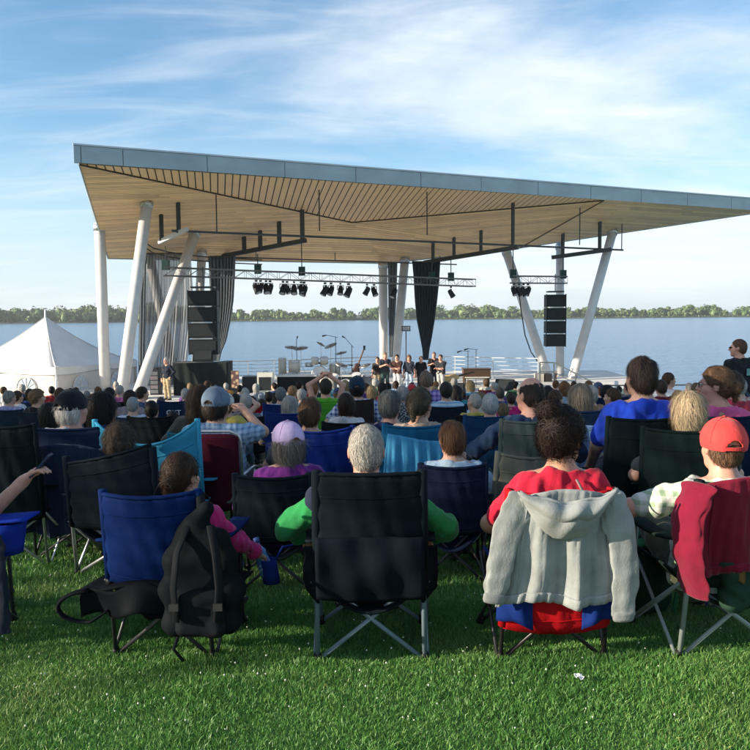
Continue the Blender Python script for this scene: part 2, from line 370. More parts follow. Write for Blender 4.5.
# grass blades and clover: nobody could count them
def blades(n, y0, y1, half, hmin, hmax, wmin, wmax, seed):
    r = np.random.default_rng(seed)
    y = np.sqrt(r.uniform(y0*y0, y1*y1, n)); x = r.uniform(-1, 1, n)*half*y
    cl = .5+.5*np.sin(x*5.1+3*np.sin(y*3.7))*np.sin(y*6.3+2*np.sin(x*4.1))
    z = np.where(y < 3.4, 0, np.where(y < 28, -.075*(y-3.4), -1.845-.105*(y-28))); h = r.uniform(hmin, hmax, n)*(.65+.6*cl); w = r.uniform(wmin, wmax, n)
    a = r.uniform(0, 6.283, n); bx, by = np.cos(a), np.sin(a); b2 = r.uniform(0, 6.283, n); l = r.uniform(.1, .9, n)*h
    lx, ly = np.cos(b2)*l, np.sin(b2)*l
    P = lambda f, s, k: np.stack([x+lx*f*f+bx*w*s, y+ly*f*f+by*w*s, z+h*k], 1)
    v = np.stack([P(0, -.5, -.05), P(0, .5, -.05), P(.55, .42, .6), P(.55, -.42, .6), P(1, 0.06, .96), P(1, -.06, .96)], 1).reshape(-1, 3)
    i = np.arange(n)[:, None]*6
    f = np.concatenate([i+np.array([[0, 1, 2, 3]]), i+np.array([[3, 2, 4, 5]])])
    return v, f
def grass_mat():
    m = bpy.data.materials.new('grass_blades'); m.use_nodes = True; t = m.node_tree; b = t.nodes['Principled BSDF']
    g = nd(t, 'ShaderNodeNewGeometry'); co = nd(t, 'ShaderNodeTexCoord').outputs['Object']
    n1 = nd(t, 'ShaderNodeTexNoise'); n1.inputs['Scale'].default_value = 1.1; n1.inputs['Detail'].default_value = 5; t.links.new(co, n1.inputs['Vector'])
    f = math_n(t, 'ADD', math_n(t, 'MULTIPLY', g.outputs['Random Per Island'], .5), math_n(t, 'MULTIPLY', n1.outputs['Fac'], .6))
    r = nd(t, 'ShaderNodeValToRGB'); e = r.color_ramp.elements; e[0].position = .22; e[0].color = (.055, .12, .024, 1); e[1].position = .95; e[1].color = (.45, .42, .17, 1)
    for p, c in ((.5, (.085, .26, .05)), (.76, (.17, .36, .08))):
        x = e.new(p); x.color = (*c, 1)
    t.links.new(f, r.inputs['Fac']); b.inputs['Roughness'].default_value = .45
    n3 = nd(t, 'ShaderNodeTexNoise'); n3.inputs['Scale'].default_value = .75; n3.inputs['Detail'].default_value = 6; t.links.new(co, n3.inputs['Vector'])
    dr = nd(t, 'ShaderNodeMapRange'); dr.inputs['From Min'].default_value = .52; dr.inputs['From Max'].default_value = .72; dr.inputs['To Max'].default_value = .32; t.links.new(n3.outputs['Fac'], dr.inputs['Value'])
    dx = nd(t, 'ShaderNodeMixRGB'); dx.inputs['Color2'].default_value = (.33, .31, .12, 1); t.links.new(dr.outputs[0], dx.inputs['Fac']); t.links.new(r.outputs[0], dx.inputs['Color1']); t.links.new(dx.outputs[0], b.inputs['Base Color'])
    tr = nd(t, 'ShaderNodeBsdfTranslucent'); t.links.new(dx.outputs[0], tr.inputs['Color'])
    mxs = nd(t, 'ShaderNodeMixShader'); mxs.inputs[0].default_value = .3; t.links.new(b.outputs[0], mxs.inputs[1]); t.links.new(tr.outputs[0], mxs.inputs[2])
    t.links.new(mxs.outputs[0], t.nodes['Material Output'].inputs[0]); return m
sets = [blades(185000, 2.4, 4.6, .58, .012, .034, .0022, .0042, 1), blades(85000, 4.6, 8, .58, .02, .05, .004, .008, 2), blades(45000, 8, 16, .6, .03, .07, .008, .018, 3), blades(30000, 16, 34, .6, .04, .09, .015, .04, 4)]
off = 0; V, Fc = [], []
for v1, f1 in sets: V.append(v1); Fc.append(f1+off); off += len(v1)
stuff(link('grass', np_mesh('grass', np.concatenate(V), np.concatenate(Fc), False), grass_mat()), 'short green lawn grass under and before the chairs', 'grass')
fl = MB()
for k in range(420):
    y = math.sqrt(random.uniform(2.9**2, 6.5**2)); x = random.uniform(-.5, .5)*y; r = random.uniform(.0022, .0045); z = gz(y)+random.uniform(.03, .055)
    fl.lathe([(r*.5, -r), (r, -.1*r), (r*.8, .6*r), (r*.3, r)], 6, Matrix.Translation((x, y, z)))
stuff(link('clover_flowers', fl, mat('cloth', (.62, .62, .55)), smooth=True), 'small white clover flower heads dotted in the lawn', 'clover')

# ------------------------------------------------------------------ stage deck
dk = [(-15.0, 28.6), (-1.0, 29.2), (13.0, 36.4), (13.6, 47.0), (2, 47.5), (-12.5, 42.6)]
mb = MB(); n = len(dk)
mb.add([(x, y, DECK) for x, y in dk]+[(x, y, DECK-4.5) for x, y in dk], [tuple(range(n))]+[(i, i+n, (i+1) % n+n, (i+1) % n) for i in range(n)])
struct(link('stage_deck', mb, mat('concrete', (.70, .67, .62))))
# paving joints: slabs as low proud pieces
slab_m = mat('concrete', (.55, .52, .47))
# ------------------------------------------------------------------ canopy
FLt = pixY(73, 145, 30.0); zt = FLt.z
p750 = pixZ(750, 198.5, zt); ED = (p750-FLt); FRt = FLt+ED*1.07; EDn = ED.normalized(); INW = Vector((-EDn.y, EDn.x, 0))
FLb = pixY(79, 164, 30.25)
BLb = pixY(108, 258, 39.3); BRb = pixY(388, 263, 44.6)
def on_front(px, py): # lower front edge
    d = ray(px, py); A = FLt; n = INW
    return EYE + d*((A-EYE).dot(n)/d.dot(n))
F3b = on_front(604, 202.0); zb = FLb.z
F3b.z = zb
FRb = FRt-EDn*1.2; FRb.z = zb
P1 = pixY(352, 222, 41.5); Qb = pixY(520, 247.5, 44.4)
TRI = {'A': (FLb, P1, F3b), 'B1': (FLb, BLb, P1), 'B2': (BLb, BRb, P1), 'C1': (P1, BRb, Qb), 'C2': (P1, Qb, F3b), 'D': (F3b, Qb, FRb)}
def soff(px, py):
    d = ray(px, py); best = None
    for a, b, c in TRI.values():
        n = (b-a).cross(c-a)
        if abs(d.dot(n)) < 1e-9: continue
        t = (a-EYE).dot(n)/d.dot(n); p = EYE+d*t
        v0, v1, v2 = b-a, c-a, p-a; d00, d01, d11, d20, d21 = v0.dot(v0), v0.dot(v1), v1.dot(v1), v2.dot(v0), v2.dot(v1)
        dn = d00*d11-d01*d01; w1 = (d11*d20-d01*d21)/dn; w2 = (d00*d21-d01*d20)/dn
        e = max(0, -w1, -w2, w1+w2-1)
        if best is None or e < best[0]: best = (e, p)
    return best[1]
canopy = thing('stage_canopy', 'large wedge-shaped stage roof with grey metal fascia and timber soffit', 'canopy', (0, 38, DECK))
O = canopy.location
def part(name, mb, m, parent, smooth=False):
    """world-space mesh as a child of a root that sits at root.location"""
    loc = parent.location if parent.parent is None else parent.matrix_basis.translation
    root = parent if parent.parent is None else parent.parent
    Rz = Matrix.Rotation(-root.rotation_euler.z, 4, 'Z')
    o_ = root.location
    if root.scale.x != 1: raise ValueError
    mb.v = [tuple(Rz @ (Vector(p)-o_)) for p in mb.v]
    return link(name, mb, m, parent, smooth)
ZINC = mat('zinc', (.33, .40, .44)); DARKST = mat('paint', (.02, .022, .025)); WOOD = mat('wood', (.88, .60, .37)); WHITEP = mat('paint', (.64, .64, .64))
# fascia panels, one object each
seams = [73, 81, 123, 207, 284.5, 355.5, 420.5, 481, 538, 591, 641.5, 688, 732]
def s_at(px):
    d = ray(px, 160); n = INW; p = EYE+d*((FLt-EYE).dot(n)/d.dot(n)); return (p-FLt).dot(EDn)
sv = [0.0]+[s_at(p) for p in seams[1:]]; Ltot = (FRt-FLt).length
while sv[-1] < Ltot-3: sv.append(sv[-1]+3.3)
sv.append(Ltot)
Rf = Matrix.Rotation(math.atan2(EDn.y, EDn.x), 3, 'Z')
for a, b in zip(sv[:-1], sv[1:]):
    hh = zt-zb; mid = FLt+EDn*((a+b)/2)
    part('fascia_panel', MB().box((mid.x, mid.y, zt-hh/2), (b-a-.025, .05, hh-.02), Rf), ZINC, canopy)
part('fascia_backing', MB().box(FLt+EDn*(Ltot/2)+INW*.06-Vector((0, 0, (zt-zb)/2+.02)), (Ltot-.05, .05, zt-zb-.05), Rf), DARKST, canopy)
part('edge_flashing', MB().box(FLt+EDn*(Ltot/2)+INW*.02+Vector((0, 0, .03)), (Ltot, .16, .06), Rf), mat('zinc', (.5, .55, .6)), canopy)
BLt = BLb+Vector((-.35, .2, .5)); BRt = BRb+Vector((.1, .3, .5)); QRt = Qb+Vector((.1, .35, .5))
fl_ = lambda p: p+INW*.09+Vector((0, 0, -.01))
# roof covering, slightly below the flashing
F3t = Vector((F3b.x, F3b.y, zt)); P1t = P1+Vector((0, 0, .5))
mb = MB().add([fl_(FLt)+EDn*.1, fl_(FRt)-EDn*.2, QRt, BRt, BLt, P1t, fl_(F3t)], [(0, 5, 4), (4, 5, 3), (3, 5, 2), (2, 5, 6), (6, 1, 2), (0, 6, 5)]); part('roof_covering', mb, ZINC, canopy)
def quad(a, b, c, d): return MB().add([a, b, c, d], [(0, 1, 2, 3)])
for nm, (a, b, c, d) in {'side_fascia': (FLt, BLt, BLb, FLb)}.items():
    # left side in three panels
    for i in range(3):
        t0, t1 = i/3+.003, (i+1)/3-.003
        q = [a.lerp(b, t0), a.lerp(b, t1), d.lerp(c, t1), d.lerp(c, t0)]
        part('side_fascia', quad(*q), ZINC, canopy)
part('rear_fascia', MB().add([BLt, BRt, QRt, FRt, BLb, BRb, Qb, FRb], [(0, 1, 5, 4), (1, 2, 6, 5), (2, 3, 7, 6)]), ZINC, canopy)
# soffit: dark backing, then slats
up = Vector((0, 0, .035)); mb = MB()
for a, b, c in TRI.values(): mb.add([a+up, b+up, c+up], [(0, 1, 2)])
part('soffit_backing', mb, mat('paint', (.035, .028, .02)), canopy)
def strips(tri, dirv, width, gap, th, split=None):
    a, b, c = tri; n = (b-a).cross(c-a).normalized()
    if n.z > 0: n = -n
    u = (dirv-n*dirv.dot(n)).normalized(); w = n.cross(u)
    P = [((p-a).dot(u), (p-a).dot(w)) for p in tri]; lo = min(p[1] for p in P); hi = max(p[1] for p in P); res = []
    def clip(poly, k, val, sgn):
        o = []
        for i in range(len(poly)):
            p, q = poly[i], poly[(i+1) % len(poly)]; ip, iq = sgn*(p[k]-val) >= 0, sgn*(q[k]-val) >= 0
            if ip: o.append(p)
            if ip != iq:
                t = (val-p[k])/(q[k]-p[k]); o.append((p[0]+(q[0]-p[0])*t, p[1]+(q[1]-p[1])*t))
        return o
    y = lo
    while y < hi:
        pl = clip(clip(P, 1, y, 1), 1, y+width-gap, -1)
        if len(pl) >= 3:
            us = [p[0] for p in pl]; u0, u1 = min(us), max(us); segs = [(u0, u1)]
            if split and u1-u0 > split:
                cut = u0+random.uniform(.25, 1)*split; segs = []; s0 = u0
                while cut < u1-.3: segs.append((s0, cut-.006)); s0 = cut; cut += split
                segs.append((s0, u1))
            for s0, s1 in segs:
                q = clip(clip(pl, 0, s0, 1), 0, s1, -1)
                if len(q) < 3: continue
                jt = random.uniform(-.003, .003); k = len(q)
                v = [a+u*x+w*yy+n*jt for x, yy in q]+[a+u*x+w*yy-n*(th+jt) for x, yy in q]
                # lowest face is at the soffit plane, body above it
                f = [tuple(range(k)), tuple(range(2*k-1, k-1, -1))]+[(i, (i+1) % k, (i+1) % k+k, i+k) for i in range(k)]
                res.append((v, f))
        y += width
    return res
dA = Vector((-.2, 1, 0)); dA.z = 0
nA = (P1-FLb).cross(F3b-FLb); dA.z = -(dA.x*nA.x+dA.y*nA.y)/nA.z
for v, f in strips(TRI['A'], dA, .30, .052, .028):
    part('soffit_slat', MB().add(v, f), WOOD, canopy)
sl = MB()
along = BRb-BLb
for k, d, w in (('B1', along, .16), ('B2', along, .16), ('C1', along, .16), ('C2', F3b-P1, .17), ('D', FRb-F3b, .17)):
    for v, f in strips(TRI[k], d, w, .022, .028, 4.5): sl.add(v, f)
so_ = part('soffit_boards', sl, WOOD, canopy); stuff(so_)
# ridge seams along the folds
def seam(a, b): return MB().tube([a-Vector((0, 0, .03)), b-Vector((0, 0, .03))], .03, 6)
for a, b in ((FLb, P1), (P1, F3b)): part('fold_trim', seam(a, b), DARKST, canopy)
part('fold_trim', seam(F3b, Qb), mat('paint', (.12, .09, .06)), canopy)
part('edge_trim', seam(FLb, BLb), ZINC, canopy); part('edge_trim', seam(BLb, BRb), ZINC, canopy); part('edge_trim', seam(BRb, Qb), ZINC, canopy); part('edge_trim', seam(Qb, FRb), ZINC, canopy)
# columns (a collar at the head and a base plate each)
def column(tp, base, r=.24):
    d = (tp-base).normalized()
    o = part('column', MB().tube([base-Vector((0, 0, .05)), tp+d*.12], r, 20), WHITEP, canopy, True)
    part('column_base', MB().lathe([(r+.16, 0), (r+.16, .05), (r+.02, .06), (r+.02, .12)], 16, Matrix.Translation((base.x, base.y, DECK+.004))), mat('metal', (.35, .36, .38)), canopy)
    part('column_head', MB().tube([tp-d*.22, tp+d*.05], r+.03, 20), mat('metal', (.55, .56, .58)), canopy, True)
column(pixY(99.5, 226, 36.3), at(105.5, 36.2, DECK)); column(soff(147, 203), at(121, 32.3, DECK)); column(soff(195, 233), at(136, 32.8, DECK))
column(soff(149, 256), at(177, 39.5, DECK)); column(soff(202, 252), at(195, 40.2, DECK), .22)
column(pixY(383, 264, 44.0), at(384, 44.0, DECK)); column(soff(405, 259), at(394, 43.6, DECK))
column(soff(506, 251), at(549, 41.2, DECK)); column(soff(613, 231), at(572, 41.2, DECK)); column(soff(560, 246), at(560, 43.0, DECK), .22)

# ------------------------------------------------------------------ hung steel: pipes and beams under the soffit
STEEL = mat('paint', (.025, .03, .03)); GALV = mat('metal', (.17, .18, .19), m=.6)
def hang(px, py0, py1):
    t = soff(px, py0); b = Vector((t.x, t.y, pixY(px, py1, t.y).z)); return t, b
def rig(name, label, hangs, thick=.07, hr=.05, m=STEEL, ends=None, group='steel bars hung from the soffit'):
    hs = [hang(*h) for h in hangs]; g = thing(name, label, 'steel bar', (hs[0][1].x, hs[0][1].y, hs[0][1].z), 0, group)
    for t, b in hs: part('hanger', MB().tube([t+Vector((0, 0, .05)), b], hr, 6), STEEL, g)
    a, b = hs[0][1], hs[-1][1]
    if ends: a, b = a+(a-b).normalized()*ends[0], b+(b-a).normalized()*ends[1]
    d = (b-a); R = d.to_track_quat('X', 'Z').to_matrix()
    part('bar', MB().box((a+b)/2, (d.length, thick, thick*1.3), R), m, g)
    return a, b
rig('hung_pipe', 'long thin dark pipe hung on rods right across under the soffit', [(178, 203, 231), (216, 195, 232), (319, 190, 231), (427, 192, 235), (580, 208, 245), (622, 224, 250)], .07, .028, ends=(.3, .1))
rig('hung_beam', 'thick dark beam hung on four square hangers above the first spotlights', [(302, 210, 241), (279, 222, 245), (260, 231, 249), (244, 237, 252)], .16, .11, ends=(.2, 3.0))
rig('hung_beam', 'short beam coloured pale as if sunlit, hung between the leaning white columns', [(178, 203, 233), (161, 215, 241)], .14, .10, mat('paint', (.5, .5, .5)), ends=(.6, .2))  # sunlight on this beam is put into its pale colour
rig('hung_beam', 'thick dark beam hung above the black gathered drape', [(513, 203, 248), (481, 231, 253), (454, 238, 257), (433, 243, 261)], .16, .09, ends=(.3, .6))
rig('hung_beam', 'thick dark beam hung above the right loudspeaker array', [(600, 222, 251), (563, 234, 256)], .16, .10, ends=(.6, .6))
rig('hung_pipe', 'thin dark pipe hung low along the rear soffit edge', [(256, 251, 258), (335, 253, 260), (440, 256, 264)], .05, .02, ends=(1.5, 1))

def truss(label, A, B, h=.42, w=.42, bays=14):
    g = thing('lighting_truss', label, 'truss', tuple(A), 0, 'aluminium lighting trusses'); d = (B-A).normalized(); s = Vector((-d.y, d.x, 0)).normalized(); up_ = s.cross(d) if s.cross(d).z > 0 else d.cross(s)
    L_ = (B-A).length
    for i in (-1, 1):
        for j in (-1, 1):
            o = s*(i*w/2)+up_*(j*h/2); part('chord', MB().tube([A+o, B+o], .032, 7), GALV, g)
    for i in (-1, 1):
        mb = MB()
        for k in range(bays):
            p, q = A+d*(L_*k/bays)+s*(i*w/2), A+d*(L_*(k+1)/bays)+s*(i*w/2); sg = 1 if k % 2 else -1
            mb.tube([p+up_*(sg*h/2), q-up_*(sg*h/2)], .010, 5); mb.tube([q-up_*h/2, q+up_*h/2], .010, 5)
        stuff(part('lacing', mb, GALV, g))
    return g
tA, tB = pixY(164, 271.5, 35.5), pixY(474, 283, 41.5)
truss('long aluminium lighting truss carrying the rows of spotlights', tA, tB, .36, .36, 30)
sA, sB = pixY(511, 279.5, 39.6), pixY(566, 280, 40.2)
truss('short aluminium truss above the right loudspeaker array', sA, sB, .34, .34, 6)
def spotlight(px, py, ph=9, Yd=None, tilt=.5, group='spotlights on the trusses', where='long truss', top=None):
    s = (px-164)/(474-164)
    if top is None: top = tA.lerp(tB, s); top = Vector((colX(px, top.y, top.z-.2), top.y, top.z-.22))
    lab = {'long truss': 'black spotlight lamp clamped under the long lighting truss', 'short truss': 'black spotlight lamp clamped under the short right truss'}[where]
    g = thing('spotlight', lab, 'spotlight', tuple(top), random.uniform(-1.4, 1.4), group+(' '+where))
    k = ph/9*random.uniform(.95, 1.2)
    if SPOT.get('m') is None:
        y = MB().box((0, 0, -.03), (.09, .09, .08)); y.tube([(-.15, 0, -.33), (-.15, 0, -.12), (.15, 0, -.12), (.15, 0, -.33)], .022, 6)
        R = Matrix.Translation((0, 0, -.33)) @ Matrix.Rotation(2.6, 4, 'X')
        b = MB().lathe([(.03, -.20), (.10, -.17), (.125, -.05), (.13, .12), (.145, .20), (.145, .23)], 14, R)
        l_ = MB().lathe([(.12, .232), (.09, .25), (.02, .258)], 14, R)
        SPOT['m'] = (y.mesh('yoke'), b.mesh('lamp_body', True), l_.mesh('lens', True))
    for nm, me, mm in zip(('yoke', 'lamp_body', 'lens'), SPOT['m'], (STEEL, mat('plastic', (.02, .02, .022)), mat('glass', (.3, .32, .35), a=1))):
        o = link(nm, me, mm, g); o.scale = (k, k, k)
SPOT = {}
for px in (256, 260.5, 266, 270, 283, 287, 294, 301, 304, 325, 331, 340.5, 348.5, 367, 374, 394, 451): spotlight(px, 288)
for px in (514, 519, 523.5, 528):
    s = (px-511)/55; p = sA.lerp(sB, s); spotlight(px, 288, where='short truss', top=Vector((colX(px, p.y, p.z-.25), p.y, p.z-.2)))
# chain hoists
def hoist(px, p, pytop, lab):
    top = soff(px, pytop); b = Vector((colX(px, p.y, p.z), p.y, p.z)); zt_ = pixY(px, pytop, p.y).z
    g = thing('chain_hoist', lab, 'hoist', tuple(b), 0, 'chain hoists of the trusses')
    part('chain', MB().tube([b+Vector((0, 0, .1)), Vector((b.x, b.y, zt_))], .025, 5), STEEL, g)
    part('motor', MB().box(b+Vector((0, 0, .28)), (.30, .24, .42)), mat('plastic', (.02, .05, .045)), g)
for px, py in ((166, 246), (258, 254), (302, 243), (432, 262), (451, 258)):
    s = (px-164)/310; hoist(px, tA.lerp(tB, s), py, 'dark chain hoist holding up the long lighting truss')
for px, py in ((513, 250), (563, 257)): hoist(px, sA.lerp(sB, (px-511)/55), py, 'dark chain hoist holding up the short right truss')

# ------------------------------------------------------------------ loudspeaker arrays
BLK = mat('plastic', (.012, .016, .018)); GRILLE = mat('plastic', (.02, .024, .026), .75)
def line_array(label, x0, x1, y0, y1, Y, n=4):
    a, b = pixY(x0, y0, Y), pixY(x1, y1, Y); w = b.x-a.x; h = (a.z-b.z)/n
    g = thing('loudspeaker_array', label, 'loudspeaker', ((a.x+b.x)/2, Y+.35, b.z), 0, 'hung loudspeaker arrays')
    for i in range(n):
        zc = a.z-h*(i+.5); R = None
        c = part('cabinet', MB().box(((a.x+b.x)/2, Y+.35, zc), (w, .7, h-.06), R), BLK, g)
        part('grille', MB().box(((a.x+b.x)/2, Y-.005, zc), (w*.9, .03, h*.72), R), GRILLE, c)
        part('handle_bar', MB().box(((a.x+b.x)/2, Y-.01, zc+h/2), (w*.7, .04, .035)), mat('metal', (.5, .5, .5)), c) if i else None
    for s in (-1, 1): part('rigging_bar', MB().box(((a.x+b.x)/2+s*w*.5, Y+.1, (a.z+b.z)/2), (.04, .06, a.z-b.z)), STEEL, g)
    part('fly_frame', MB().box(((a.x+b.x)/2, Y+.35, a.z+.12), (w*.8, .6, .07)), STEEL, g)
    part('suspension', MB().tube([((a.x+b.x)/2, Y+.35, a.z+.1), ((a.x+b.x)/2, Y+.35, a.z+1.0)], .025, 6), STEEL, g)
line_array('black hung loudspeaker array of four cabinets beside the grey drape', 187, 217.5, 290, 355, 34.5)
line_array('slimmer black hung loudspeaker array between the V-shaped columns', 547, 566, 294, 347, 40.0)

# ------------------------------------------------------------------ drapes
def drape(label, prof, Y, m, folds=9, amp=.10, nv=26, nu=60, name='stage_drape', zbot=None):
    """prof: list of (py, xl, xr) from top to bottom"""
    P = [(pixY((a+b)/2, py, Y).z, pixY(a, py, Y).x, pixY(b, py, Y).x) for py, a, b in prof]
    g = thing(name, label, 'drape', ((P[-1][1]+P[-1][2])/2, Y, P[-1][0]), 0)
    def fn(u_, v_):
        t = v_*(len(P)-1); i = min(int(t), len(P)-2); t -= i; sm = t
        z = P[i][0]+(P[i+1][0]-P[i][0])*t; l = P[i][1]+(P[i+1][1]-P[i][1])*sm; r = P[i][2]+(P[i+1][2]-P[i][2])*sm; w = r-l
        ph = u_*folds*2*math.pi+.7*math.sin(v_*2+u_*7)
        return (l+w*u_+.02*math.sin(ph*1.0+1), Y+amp*math.sin(ph)*min(1, w/.8)+.35*w*math.sin(math.pi*u_)*.4, z)
    part('cloth', MB().sheet(fn, nu, nv, .012), m, g, True)
    a = Vector((P[0][1], Y, P[0][0]+.02)); b = Vector((P[0][2], Y, P[0][0]+.02)); part('track', MB().tube([a, b], .04, 6), STEEL, g)
DRK = mat('cloth', (.022, .036, .046)); GRY = mat('cloth', (.10, .12, .135))
drape('black drape gathered to a point behind the performers', [(262, 412, 440), (280, 413.5, 439), (300, 414.5, 437), (320, 416.5, 434.5), (338, 420, 431.5), (350, 422.5, 429), (360, 423, 428)], 43.2, DRK, 8)
drape('narrow dark drape between the two middle columns', [(263, 387.5, 397), (300, 388, 396), (340, 388.5, 393), (357, 389, 392)], 43.0, GRY, 3)
drape('grey drape swept in behind the left loudspeaker array', [(257, 208, 235), (280, 209, 234), (300, 210, 233), (320, 211, 230), (340, 212, 226), (352, 213, 221), (361, 214, 219)], 38.5, GRY, 8)
drape('sheer grey mesh curtain swept between the leaning columns', [(254, 146, 190), (290, 144, 192), (330, 142, 190), (365, 141, 186), (392, 141, 184)], 39.0, mat('gauze', (.4, .42, .45), a=.55), 16, .12)
drape('dark strip of drape behind the second column', [(256, 140, 146), (300, 139, 145), (350, 138, 144), (392, 138, 144)], 38.6, GRY, 2)
# curved curtain track
g = thing('curtain_track', 'curved double curtain track under the left soffit', 'track', tuple(pixY(150, 246, 37)))
for dz in (0, .22):
    pts = [pixY(px, py, Y)-Vector((0, 0, dz)) for px, py, Y in ((146, 243, 36.0), (153, 248, 36.6), (168, 252, 37.6), (190, 255.5, 38.6), (220, 258, 39.8), (262, 260, 41))]
    part('rail', MB().tube(pts, .03, 6), STEEL, g)
# ------------------------------------------------------------------ white marquee tent by the water
TC = Vector((-16.0, 39.0)); TG = gz(39)-.02; EAVE = pixY(55, 367.5, 35.2).z; PEAK = pixY(46.5, 317, 39).z; phi = math.radians(27); RT = 4.24
tent = thing('peaked_tent', 'white high-peaked marquee tent with arched windows beside the water', 'tent', (TC.x, TC.y, TG))
cor = [Vector((TC.x+RT*math.sin(phi+k*math.pi/2), TC.y-RT*math.cos(phi+k*math.pi/2), EAVE)) for k in range(4)]   # near, right, far, left
VINYL = mat('vinyl', (.66, .66, .66)); CREAM = mat('vinyl', (.62, .59, .56))
pk = Vector((TC.x, TC.y, PEAK)); ctr = Vector((TC.x, TC.y, 0))
for k in range(4):
    a, b = cor[k], cor[(k+1) % 4]
    def fn(u_, v_):
        e = a.lerp(b, u_); s = v_; r = (1-s)
        z = EAVE+(PEAK-EAVE)*(s**1.75*.72+.28*s) - .10*math.sin(math.pi*u_)*(1-s)
        p = Vector((pk.x+(e.x-pk.x)*r, pk.y+(e.y-pk.y)*r, z)); inn = (ctr-Vector((e.x, e.y, 0))); return p+Vector((inn.x, inn.y, 0))*.0
    part('roof_panel', MB().sheet(fn, 14, 18, .012), VINYL, tent, True)
    dirn = (b-a).normalized(); outw = Vector((dirn.y, -dirn.x, 0))
    def val(u_, v_):
        sc = .18+.16*abs(math.cos(math.pi*u_))**1.5; p = a.lerp(b, u_); return p+outw*.03-Vector((0, 0, v_*sc+.10*math.sin(math.pi*u_)-.01))
    part('valance', MB().sheet(val, 20, 2, .01), VINYL, tent)
    H = EAVE-TG-.05
    def wall(u_, v_):
        p = a.lerp(b, u_); return p-outw*(.05-.025*math.sin(u_*23+v_*3))-Vector((0, 0, .06+v_*H))
    w = part('side_wall', MB().sheet(wall, 24, 6, .01), CREAM, tent, True)
    part('pole', MB().tube([a-Vector((0, 0, .02)), Vector((a.x, a.y, TG-.05))], .04, 8), mat('metal', (.6, .6, .62)), tent, True)
    for uc in (.27, .73) if k in (0, 3) else (.5,):
        c = a.lerp(b, uc)+outw*.02-Vector((0, 0, .98)); r = .52
        fr = MB(); pane = MB(); pv = [c]+[c+dirn*(r*math.cos(t*math.pi/12))+Vector((0, 0, r*math.sin(t*math.pi/12))) for t in range(13)]
        pane.add(pv, [(0, i, i+1) for i in range(1, 13)]); pane.add([c-dirn*r-Vector((0, 0, .04)), c+dirn*r-Vector((0, 0, .04)), c+dirn*r-Vector((0, 0, .8)), c-dirn*r-Vector((0, 0, .8))], [(0, 1, 2, 3)])
        pn = part('window', pane, mat('glass', (.62, .75, .9), a=.75), tent)
        for t in range(0, 13, 2): fr.tube([c+outw*.015, c+outw*.015+dirn*(r*math.cos(t*math.pi/12))+Vector((0, 0, r*math.sin(t*math.pi/12)))], .017, 4)
        fr.tube([p+outw*.015 for p in pv[1:]], .02, 4); fr.tube([c+outw*.015-dirn*r-Vector((0, 0, .02)), c+outw*.015+dirn*r-Vector((0, 0, .02))], .025, 4)
        for sx in (-1, 0, 1): fr.tube([c+outw*.015+dirn*r*sx, c+outw*.015+dirn*r*sx-Vector((0, 0, .8))], .017, 4)
        part('window_frame', fr, VINYL, pn)
for k in range(4):
    a = cor[k]; rid = [Vector((pk.x+(a.x-pk.x)*(1-s_), pk.y+(a.y-pk.y)*(1-s_), EAVE+(PEAK-EAVE)*(s_**1.75*.72+.28*s_)+.012)) for s_ in np.linspace(0, 1, 19)]
    part('ridge_seam', MB().tube(rid, .022, 5), VINYL, tent)
    ow = (Vector((a.x, a.y, 0))-Vector((pk.x, pk.y, 0))).normalized(); gx = Vector((a.x, a.y, 0))+ow*1.5; part('guy_rope', MB().tube([a, Vector((gx.x, gx.y, gz(gx.y)))], .012, 5), mat('cloth', (.5, .5, .48)), tent)
part('finial', MB().tube([pk-Vector((0, 0, .15)), pk+Vector((0, 0, .35))], [.06, .02], 8), mat('metal', (.6, .6, .62)), tent)

# ------------------------------------------------------------------ railings
def railing(label, pts, h, rails, m, r=.028, spacing=1.6, pr=.03):
    pts = [Vector(p) for p in pts]; g = thing('railing', label, 'railing', tuple(pts[0]))
    for k in range(rails):
        z = h*(1-k/rails*.92); part('rail', MB().tube([p+Vector((0, 0, z)) for p in pts], r if k == 0 else r*.6, 6), m, g)
    for a, b in zip(pts[:-1], pts[1:]):
        n = max(1, round((b-a).length/spacing))
        for i in range(n+(b is pts[-1])): p = a.lerp(b, i/n); part('post', MB().box(p+Vector((0, 0, h/2)), (pr*1.5, pr*1.5, h)), m, g)
WR = mat('paint', (.75, .75, .76)); DR = mat('paint', (.06, .075, .085))
railing('grey rear railing behind the drum kit and black boxes', [at(222, 41.2, DECK), at(300, 42.2, DECK), at(378, 44.6, DECK)], 1.02, 5, mat('paint', (.42, .46, .5)))
railing('white five-bar railing behind the brown keyboard', [at(444, 43.2, DECK), at(455, 43.0, DECK), at(493, 41.6, DECK), at(538, 40.6, DECK)], 1.08, 5, mat('paint', (.6, .61, .62)), .024, 1.9, .028)
railing('low dark railing along the water beyond the right seats', [at(569, 30.5, gz(30.5)), at(650, 30.8, gz(30.8)), at(800, 31.5, gz(31.5))], .95, 2, DR, .03, 3.2)
g = thing('stair_handrail', 'dark sloping stair handrail at the right end of the stage', 'handrail', tuple(at(553, 38.4, DECK)))
hr = [at(540, 38.6, DECK+1), at(554, 38.4, DECK+1), at(600, 34.2, gz(34.2)+.98)]
part('rail', MB().tube(hr, .032, 7), DR, g); part('rail', MB().tube([p-Vector((0, 0, .45)) for p in hr], .02, 6), DR, g)
for i, p in enumerate((hr[0], hr[1], hr[1].lerp(hr[2], .5), hr[2], hr[1].lerp(hr[2], .93))): part('post', MB().tube([p, Vector((p.x, p.y, min(DECK, gz(p.y)) if i > 1 else DECK))], .03, 6), DR, g)
g = thing('stage_steps', 'low grey stone steps below the right end of the stage', 'steps', tuple(at(575, 35.5, gz(35.5))))
